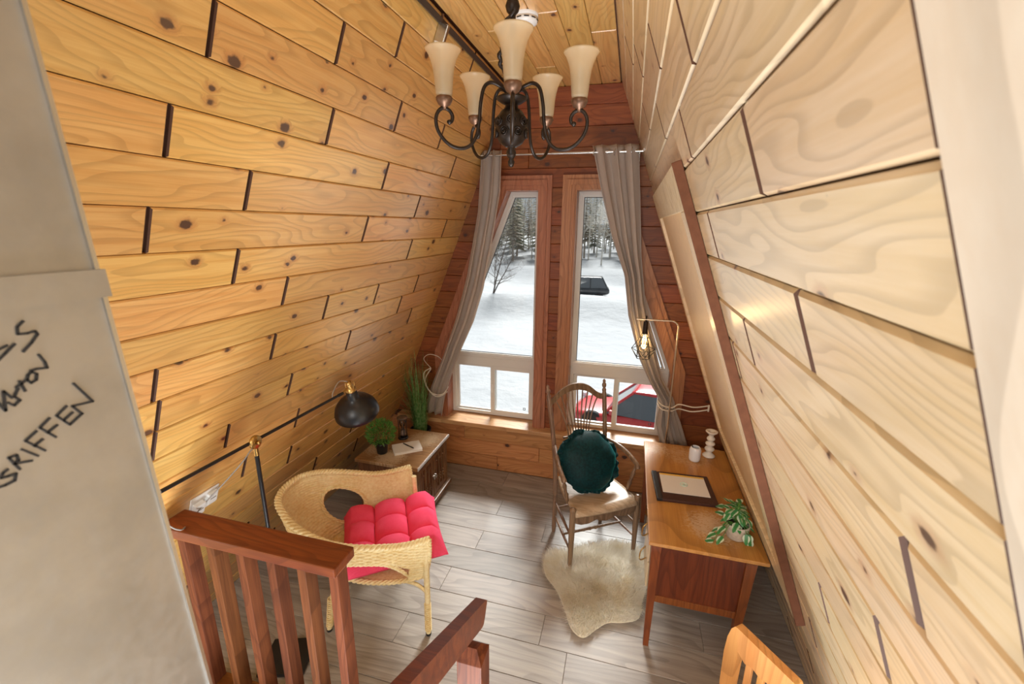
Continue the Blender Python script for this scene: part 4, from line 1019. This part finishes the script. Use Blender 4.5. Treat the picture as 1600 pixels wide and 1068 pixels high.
# hourglass
o = empty('hourglass', (-1.865, 3.20, CT), label='black framed hourglass standing on the cabinet', cat='hourglass')
MB().lathe([(.001, 0), (.044, 0), (.046, .006), (.044, .014), (.036, .018), (.001, .018)], 24).build('base', 'black_metal', o)
MB().lathe([(.001, .188), (.036, .188), (.046, .194), (.046, .206), (.040, .210), (.001, .211)], 24).build('cap', 'hourglass_wood', o)
gp = [(.010, .020), (.027, .028), (.030, .050), (.022, .080), (.005, .102), (.005, .106), (.022, .128), (.030, .156), (.027, .178), (.010, .187)]
MB().lathe(gp, 24).build('glass', 'clear_glass', o)
MB().lathe([(.001, .022), (.026, .028), (.028, .045), (.018, .066), (.001, .078)], 20).build('sand', 'sand', o)
for k in range(4):
    a = pi/4+k*pi/2; MB().tube([(.038*cos(a), .038*sin(a), .016), (.034*cos(a), .034*sin(a), .10), (.038*cos(a), .038*sin(a), .192)], .0035, 8).build('post', 'black_metal', o)
# notebook and pen
o = empty('notebook', (-1.735, 3.03, CT), RAD(38), label='white notebook lying on the cabinet top', cat='notebook')
MB().box(-.118, .118, -.082, .082, .0, .003, .001).build('back_cover', 'paper', o); MB().box(-.114, .116, -.079, .079, .003, .019).build('pages', 'paper', o); MB().box(-.118, .118, -.082, .082, .019, .022, .001).build('front_cover', 'paper', o)
o = empty('pen', (-1.725, 3.04, CT+.0265), RAD(-22), label='slim black pen lying on the white notebook', cat='pen')
MB().tube([(-.072, 0, 0), (-.06, 0, 0), (.058, 0, 0), (.070, 0, 0)], [.0028, .0045, .0045, .0012], 10).build('barrel', 'black_plastic', o)
MB().box(-.068, -.03, -.0012, .0012, .0042, .0062).build('clip', 'steel', o)
# tall grass
def grass():
    o = empty('grass_plant', (-1.88, 3.565, 0), label='tall grass plant in a black pot behind the cabinet', cat='plant')
    MB().lathe([(.001, 0), (.075, .001), (.080, .01), (.100, .44), (.104, .445), (.104, .465), (.094, .465), (.090, .43), (.001, .425)], 24).build('pot', 'black_plastic', o)
    rr = random.Random(8); q = MB()
    for k in range(230):
        a = rr.random()*2*pi; r0 = rr.random()**.5*.065; H = rr.uniform(.36, .92)*(1 if rr.random() < .75 else .6); sp_ = rr.uniform(.02, .17)+(.12 if rr.random() < .15 else 0)
        x, y = r0*cos(a), r0*sin(a); b = a+rr.uniform(-.7, .7); dx, dy = cos(b)*sp_-.03, sin(b)*sp_*.55; n_ = 6; w_ = rr.uniform(.0018, .0038)
        px_, py_ = -sin(b), cos(b); vs = []
        for i in range(n_+1):
            t = i/n_; zz_ = .43+H*(t-.10*t**3*(sp_/.1)); p = V(max(x+dx*t**1.8, lwx(zz_)+1.88+.03), min(.17, y+dy*t**1.8), zz_); ww = w_*(1-t)**.6+.0003
            vs += [p+V(px_, py_, 0)*ww, p-V(px_, py_, 0)*ww]
        q.add(vs, [(2*i, 2*i+1, 2*i+3, 2*i+2) for i in range(n_)], True)
    q.build('blades', 'grass_blade', o, kind='stuff', fix=False)
grass()
# brass arc lamp with wire cage
def arclamp():
    o = empty('cage_floor_lamp', (.40, 3.50, 0), label='slim brass floor lamp with black wire cage and glowing bulb behind the desk', cat='floor lamp')
    MB().lathe([(.001, 0), (.115, 0), (.117, .004), (.113, .014), (.02, .018), (.012, .03)], 32).build('base', 'brushed_brass', o)
    pts = [(0, 0, .018), (0, 0, 1.66)]+[(-.055*(1-cos(a)), 0, 1.66+.055*sin(a)) for a in [k*pi/16 for k in range(1, 9)]]+[(-.317, 0, 1.715)]
    MB().tube(pts, .0075, 10).build('arched_pole', 'brushed_brass', o)
    x = -.245
    MB().tube([(x, 0, 1.745), (x, 0, 1.70)], .007, 10).tube([(x, 0, 1.70), (x, 0, 1.60)], [.018, .020], 14).build('socket', 'bronze', o)
    c = MB(); lev = [(1.605, .020), (1.57, .034), (1.475, .092), (1.40, .052)]; n_ = 6
    ring = [[V(x+r*cos(2*pi*(k+.5*(i == 3))/n_), r*sin(2*pi*(k+.5*(i == 3))/n_), z_) for k in range(n_)] for i, (z_, r) in enumerate(lev)]
    for i, rg in enumerate(ring): c.tube(rg, .0028, 6, closed=True)
    for k in range(n_):
        for i in range(2): c.tube([ring[i][k], ring[i+1][k]], .0028, 6)
        c.tube([ring[2][k], ring[3][k]], .0028, 6); c.tube([ring[2][(k+1) % n_], ring[3][k]], .0028, 6)
    c.build('wire_cage', 'black_metal', o)
    g = [(.013, 1.605), (.014, 1.58), (.024, 1.555), (.032, 1.53), (.033, 1.51), (.024, 1.485), (.001, 1.475)]
    MB(Matrix.Translation((x, 0, 0))).lathe(g, 20, cap=False).build('bulb', 'clear_glass', o)
    MB().tube([(x-.008, 0, 1.59), (x-.010, 0, 1.505), (x, .006, 1.50), (x+.010, 0, 1.505), (x+.008, 0, 1.59)], .0022, 6).build('filament', 'filament', o)
    l = lamp('bulb_glow', 'POINT', (x, 0, 1.54), (0, 0, 0), 2.0, (1, .62, .25), shadow_soft_size=.03, specular_factor=.1); l.parent = o
arclamp()
# honey coloured chair at the bottom right
def honeychair():
    o = empty('honey_wood_chair', (.60, 1.46, 0), label='light honey wood chair back at the bottom right edge', cat='chair')
    X = V(.615, -.789, 0); n_ = V(X.y, -X.x, 0); n_ = V(-.789, -.615, 0)      # board runs along X, its face looks to the left
    m = Matrix((X, n_, V(0, 0, 1))).transposed().to_4x4(); MB0 = lambda: MB(m)
    pr = [(-.135, .45), (-.148, .60), (-.152, .75), (-.147, .83), (-.136, .88), (-.122, .903), (-.115, .905), (.115, .905), (.136, .88), (.147, .83), (.152, .75), (.148, .60), (.135, .45)]
    left = [(-.135, .45), (-.148, .60), (-.152, .75), (-.147, .83), (-.136, .88), (-.122, .903), (-.112, .905), (-.095, .80), (-.10, .45)]
    MB0().prism(left, -.018, .018, 'y').build('side_rail', 'honey_pine', o); MB0().prism([(-x, z_) for x, z_ in reversed(left)], -.018, .018, 'y').build('side_rail', 'honey_pine', o)
    MB0().prism([(-.112, .905), (-.096, .805), (-.06, .785), (-.03, .80), (0, .79), (.03, .80), (.06, .785), (.096, .805), (.112, .905)], -.018, .018, 'y').build('crest', 'honey_pine', o)
    for k in range(3): MB0().box(-.062+.05*k, -.038+.05*k, -.008, .008, .45, .795, .003).build('slat', 'honey_pine', o)
    MB0().box(-.17, .17, -.02, .34, .43, .455, .006).build('seat', 'honey_pine', o)
    for x in (-.15, .15):
        for y in (0, .31): MB0().box(x-.018, x+.018, y-.018, y+.018, 0, .43, .003).build('leg', 'honey_pine', o)
honeychair()

# ================================================================== OUTSIDE
def gz(x, y):
    z_ = -3.4+1.15*exp(-((y-30)/3.0)**2)
    z_ += 1.3*max(0, min(1, (y-44)/14))+.03*max(0, y-58)
    z_ += .22*noise.noise(V(x*.16, y*.16, 1))+.10*noise.noise(V(x*.5, y*.5, 5))+.05*noise.noise(V(x*1.3, y*1.3, 9))*min(1, 30/max(y, 1))
    z_ += .5*exp(-((y-50)/2.5)**2)
    return z_
MB().grid(lambda u, v: V(-75+130*u, 4.1+125*v**1.6, gz(-75+130*u, 4.1+125*v**1.6)), 150, 130).build('ground', 'snow', kind='structure', fix=False)
def car(name, loc, rz, L, Wd, H, mat, label, hb=.62):
    o = empty(name, loc, rz, label=label, cat='car')
    # stations along x (front at -x): x, half width factor, sill, shoulder height
    st = [(-.5, .62, .36, .50), (-.485, .80, .28, .60), (-.44, .92, .22, .66), (-.34, .97, .20, .70), (-.2, 1, .18, .76), (-.1, 1, .18, .80), (.1, 1, .18, .82), (.3, 1, .18, .84), (.42, .96, .20, .84), (.475, .88, .26, .80), (.5, .74, .34, .66)]
    nS = 18; vs = []; fs = []
    for x, wf, z0, z1 in st:
        hw = Wd/2*wf; s0, s1 = z0*H*.62/.62*.62+.02, z1*H*hb
        for k in range(nS):
            a = 2*pi*k/nS-pi/2; c_, s_ = cos(a), sin(a); f_ = lambda t: (abs(t)**.45)*(1 if t >= 0 else -1)
            vs.append((x*L, hw*f_(c_), (s0+s1)/2+(s1-s0)/2*f_(s_)))
    n_ = len(st)
    for i in range(n_-1):
        for k in range(nS): fs.append((i*nS+k, i*nS+(k+1) % nS, (i+1)*nS+(k+1) % nS, (i+1)*nS+k))
    fs += [tuple(range(nS)), tuple(reversed([(n_-1)*nS+k for k in range(nS)]))]
    MB().add(vs, fs, True).build('body', mat, o)
    zb_, zt_ = .80*H*hb-.03, H
    lo = [(-.24*L, Wd*.44), (.46*L, Wd*.42)]; hi = [(-.06*L, Wd*.36), (.36*L, Wd*.34)]
    def ringp(q, z_): return [(q[0][0], -q[0][1], z_), (q[1][0], -q[1][1], z_), (q[1][0], q[1][1], z_), (q[0][0], q[0][1], z_)]
    MB().add(ringp(lo, zb_)+ringp(hi, zt_-.05), [(0, 1, 2, 3), (7, 6, 5, 4), (0, 4, 5, 1), (1, 5, 6, 2), (2, 6, 7, 3), (3, 7, 4, 0)]).build('windows', 'car_glass', o)
    def roof(u, v):
        x0 = hi[0][0]-.05+(hi[1][0]-hi[0][0]+.10)*u; hw = (hi[0][1]+.02)*(1-.05*u); return V(x0, hw*(2*v-1), zt_-.055+.06*(1-(2*v-1)**4)*(sin(pi*min(1, max(0, u)))**.4 if 0 < u < 1 else 0))
    MB().grid(roof, 14, 12).build('roof', mat, o, fix=False, solid=.03)
    for s in (-1, 1):
        for a, b in ((lo[0], hi[0]), (lo[1], hi[1])): MB().tube([(a[0], s*a[1], zb_), (b[0], s*b[1], zt_-.05)], .04, 6).build('pillar', mat, o)
        xm = .16*L; MB().tube([(xm, s*Wd*.435, zb_), (xm, s*Wd*.36, zt_-.05)], .035, 6).build('pillar', mat, o)
        MB().box(-.20*L, -.16*L, s*Wd*.5-.06, s*Wd*.5+.06, zb_+.02, zb_+.16, .02).build('mirror', mat, o)
        for x in (-.32*L, .32*L): MB().lathe([(.001, -.10), (.20, -.10), (.31, -.09), (.33, -.05), (.33, .05), (.31, .09), (.20, .10), (.001, .10)], 24, m=Matrix.Translation((x, s*Wd*.43, .33)) @ Matrix.Rotation(RAD(90), 4, 'X')).build('wheel', 'tire', o)
        MB().box(-.49*L, -.46*L, s*Wd*.33-.12, s*Wd*.33+.12, .52*H*.8*.62+.18, .52*H*.8*.62+.32, .02).build('headlight', 'ceramic_white', o)
    return o
car('red_car', (.75, 12.3, gz(.75, 12.3)), RAD(-12), 4.2, 1.72, 1.42, 'car_red', 'red hatchback parked on the snow below the right window')
car('dark_suv', (-3.9, 37.5, gz(-3.9, 37.5)-.05), RAD(5), 4.7, 1.85, 1.72, 'car_dark', 'dark wagon parked far away behind the snow bank')
# trees
def bare(seed, H, spread, mat, thick=.02):
    rr = random.Random(seed); q = MB()
    def br(p, d, L, r, lv):
        n_ = 4; pts = [p]; rs = [r]; dd = d.copy()
        for i in range(n_):
            dd = (dd+V(rr.uniform(-.14, .14), rr.uniform(-.14, .14), rr.uniform(-.02, .12))).normalized(); pts.append(pts[-1]+dd*L/n_); rs.append(r*(1-.8*(i+1)/n_))
        q.tube(pts, rs, 4 if lv else 6, cap=False)
        if lv < 3:
            k = [14, 5, 3][lv]
            for j in range(k):
                t = rr.uniform(.22 if lv == 0 else .25, .97); i = min(n_-1, int(t*n_)); b = pts[i].lerp(pts[i+1], t*n_-i); a = rr.random()*2*pi
                nd = (dd*.6+V(cos(a), sin(a), rr.uniform(-.1, .6))*spread).normalized(); br(b, nd, L*rr.uniform(.28, .5)*(1 if lv else 1-.45*t), max(.006, r*.42*(1-.5*t)), lv+1)
    br(V(0, 0, -.2), V(0, 0, 1), H, H*thick*.5, 0)
    return q
def conifer(seed, H, mat):
    rr = random.Random(seed); q = MB(); tr = MB().tube([(0, 0, -.3), (0, 0, H)], [H*.013, .02], 6)
    z_ = H*rr.uniform(.10, .22)
    while z_ < H*.98:
        R_ = (H*.17)*(1-z_/H)**.75+.12; n_ = rr.randint(6, 9)
        for k in range(n_):
            a = rr.random()*2*pi; L = R_*rr.uniform(.65, 1.1); d = V(cos(a), sin(a), 0); s_ = V(-sin(a), cos(a), 0)
            for j in range(5):
                t0, t1 = j/5, (j+1)/5; p0 = d*L*t0+V(0, 0, z_-.28*L*t0**1.4); p1 = d*L*t1+V(0, 0, z_-.28*L*t1**1.4)
                for sgn in (-1, 1):
                    w_ = L*.24*(1-t0*.7)*rr.uniform(.5, 1.2)
                    q.add([p0, p1, p1+s_*sgn*w_+d*w_*.5+V(0, 0, -w_*rr.uniform(.2, .7)), p0+s_*sgn*w_*.8+V(0, 0, -w_*.5)], [(0, 1, 2), (0, 2, 3)])
        z_ += H*.033*rr.uniform(.8, 1.2)
    return q, tr
def tree_from(name, parts, loc, rz, sc, label, group):
    o = empty(name, loc, rz, label=label, cat='tree', group=group); o.scale = (sc, sc, sc)
    for src, nm in parts:
        c = bpy.data.objects.new(nm, src); COL.objects.link(c); c.parent = o
    return o
def mesh_of(mb, name, mat):
    ob = mb.build(name, mat, fix=False); me = ob.data; bpy.data.objects.remove(ob); return me
CON = []
for s_, mt in ((1, 'needles'), (2, 'needles_brown'), (3, 'needles_brown')):
    f_, t_ = conifer(s_, 16, mt); CON.append((mesh_of(f_, 'needles', mt), mesh_of(t_, 'trunk', 'bark')))
BARE = [mesh_of(bare(11+i, 15, .75, 'bark'), 'branches', ('bark', 'bark_pale', 'bark_pale')[i]) for i in range(3)]
rr = random.Random(21)
for k in range(46):
    y = 57+k*.95+rr.uniform(-1, 1); x = y*(-.50+.36*((k*.618) % 1))+rr.uniform(-1, 1); z_ = gz(x, y)
    f_, t_ = CON[k % 3 if k % 4 else 1]
    tree_from('conifer', [(f_, 'needles'), (t_, 'trunk')], (x, y, z_), rr.random()*6, rr.uniform(.60, .88), 'grey-brown conifer in the forest seen through the left window', 'forest conifers on the left')
for k in range(26):
    y = 55+k*1.6+rr.uniform(-1, 1); x = y*(-.50+.36*((k*.618+.3) % 1)); z_ = gz(x, y)
    tree_from('bare_tree', [(BARE[k % 3], 'branches')], (x, y, z_), rr.random()*6, rr.uniform(.62, .9), 'leafless tree in the forest seen through the left window', 'forest bare trees on the left')
for k in range(30):
    y = 54+k*1.3+rr.uniform(-1, 1); x = y*(-.13+.20*((k*.618+.1) % 1)); z_ = gz(x, y)
    tree_from('bare_tree', [(BARE[1+k % 2], 'branches')], (x, y, z_), rr.random()*6, rr.uniform(.62, .9), 'pale leafless tree in the thicket seen through the right window', 'thicket bare trees on the right')
for k in range(22):
    y = 62+k*1.7; x = y*(-.13+.24*((k*.618+.5) % 1)); z_ = gz(x, y); f_, t_ = CON[k % 2]
    tree_from('conifer', [(f_, 'needles'), (t_, 'trunk')], (x, y, z_), rr.random()*6, rr.uniform(.6, .9), 'dark conifer behind the thicket seen through the right window', 'thicket conifers on the right')
sh = empty('bare_shrub', (-9.55, 30.2, gz(-9.55, 30.2)-.1), label='leafless shrub with spreading branches rising from the snow bank on the left', cat='shrub')
plain('twig', (.14, .11, .09), .9)
for k, (sd, hh) in enumerate(((77, 5.0), (78, 4.2), (91, 3.6))):
    q = bare(sd, hh, 1.3, 'bark', .026).build('stem', 'twig', sh, fix=False); q.rotation_euler = (0, RAD((8, 24, -18)[k]), k)
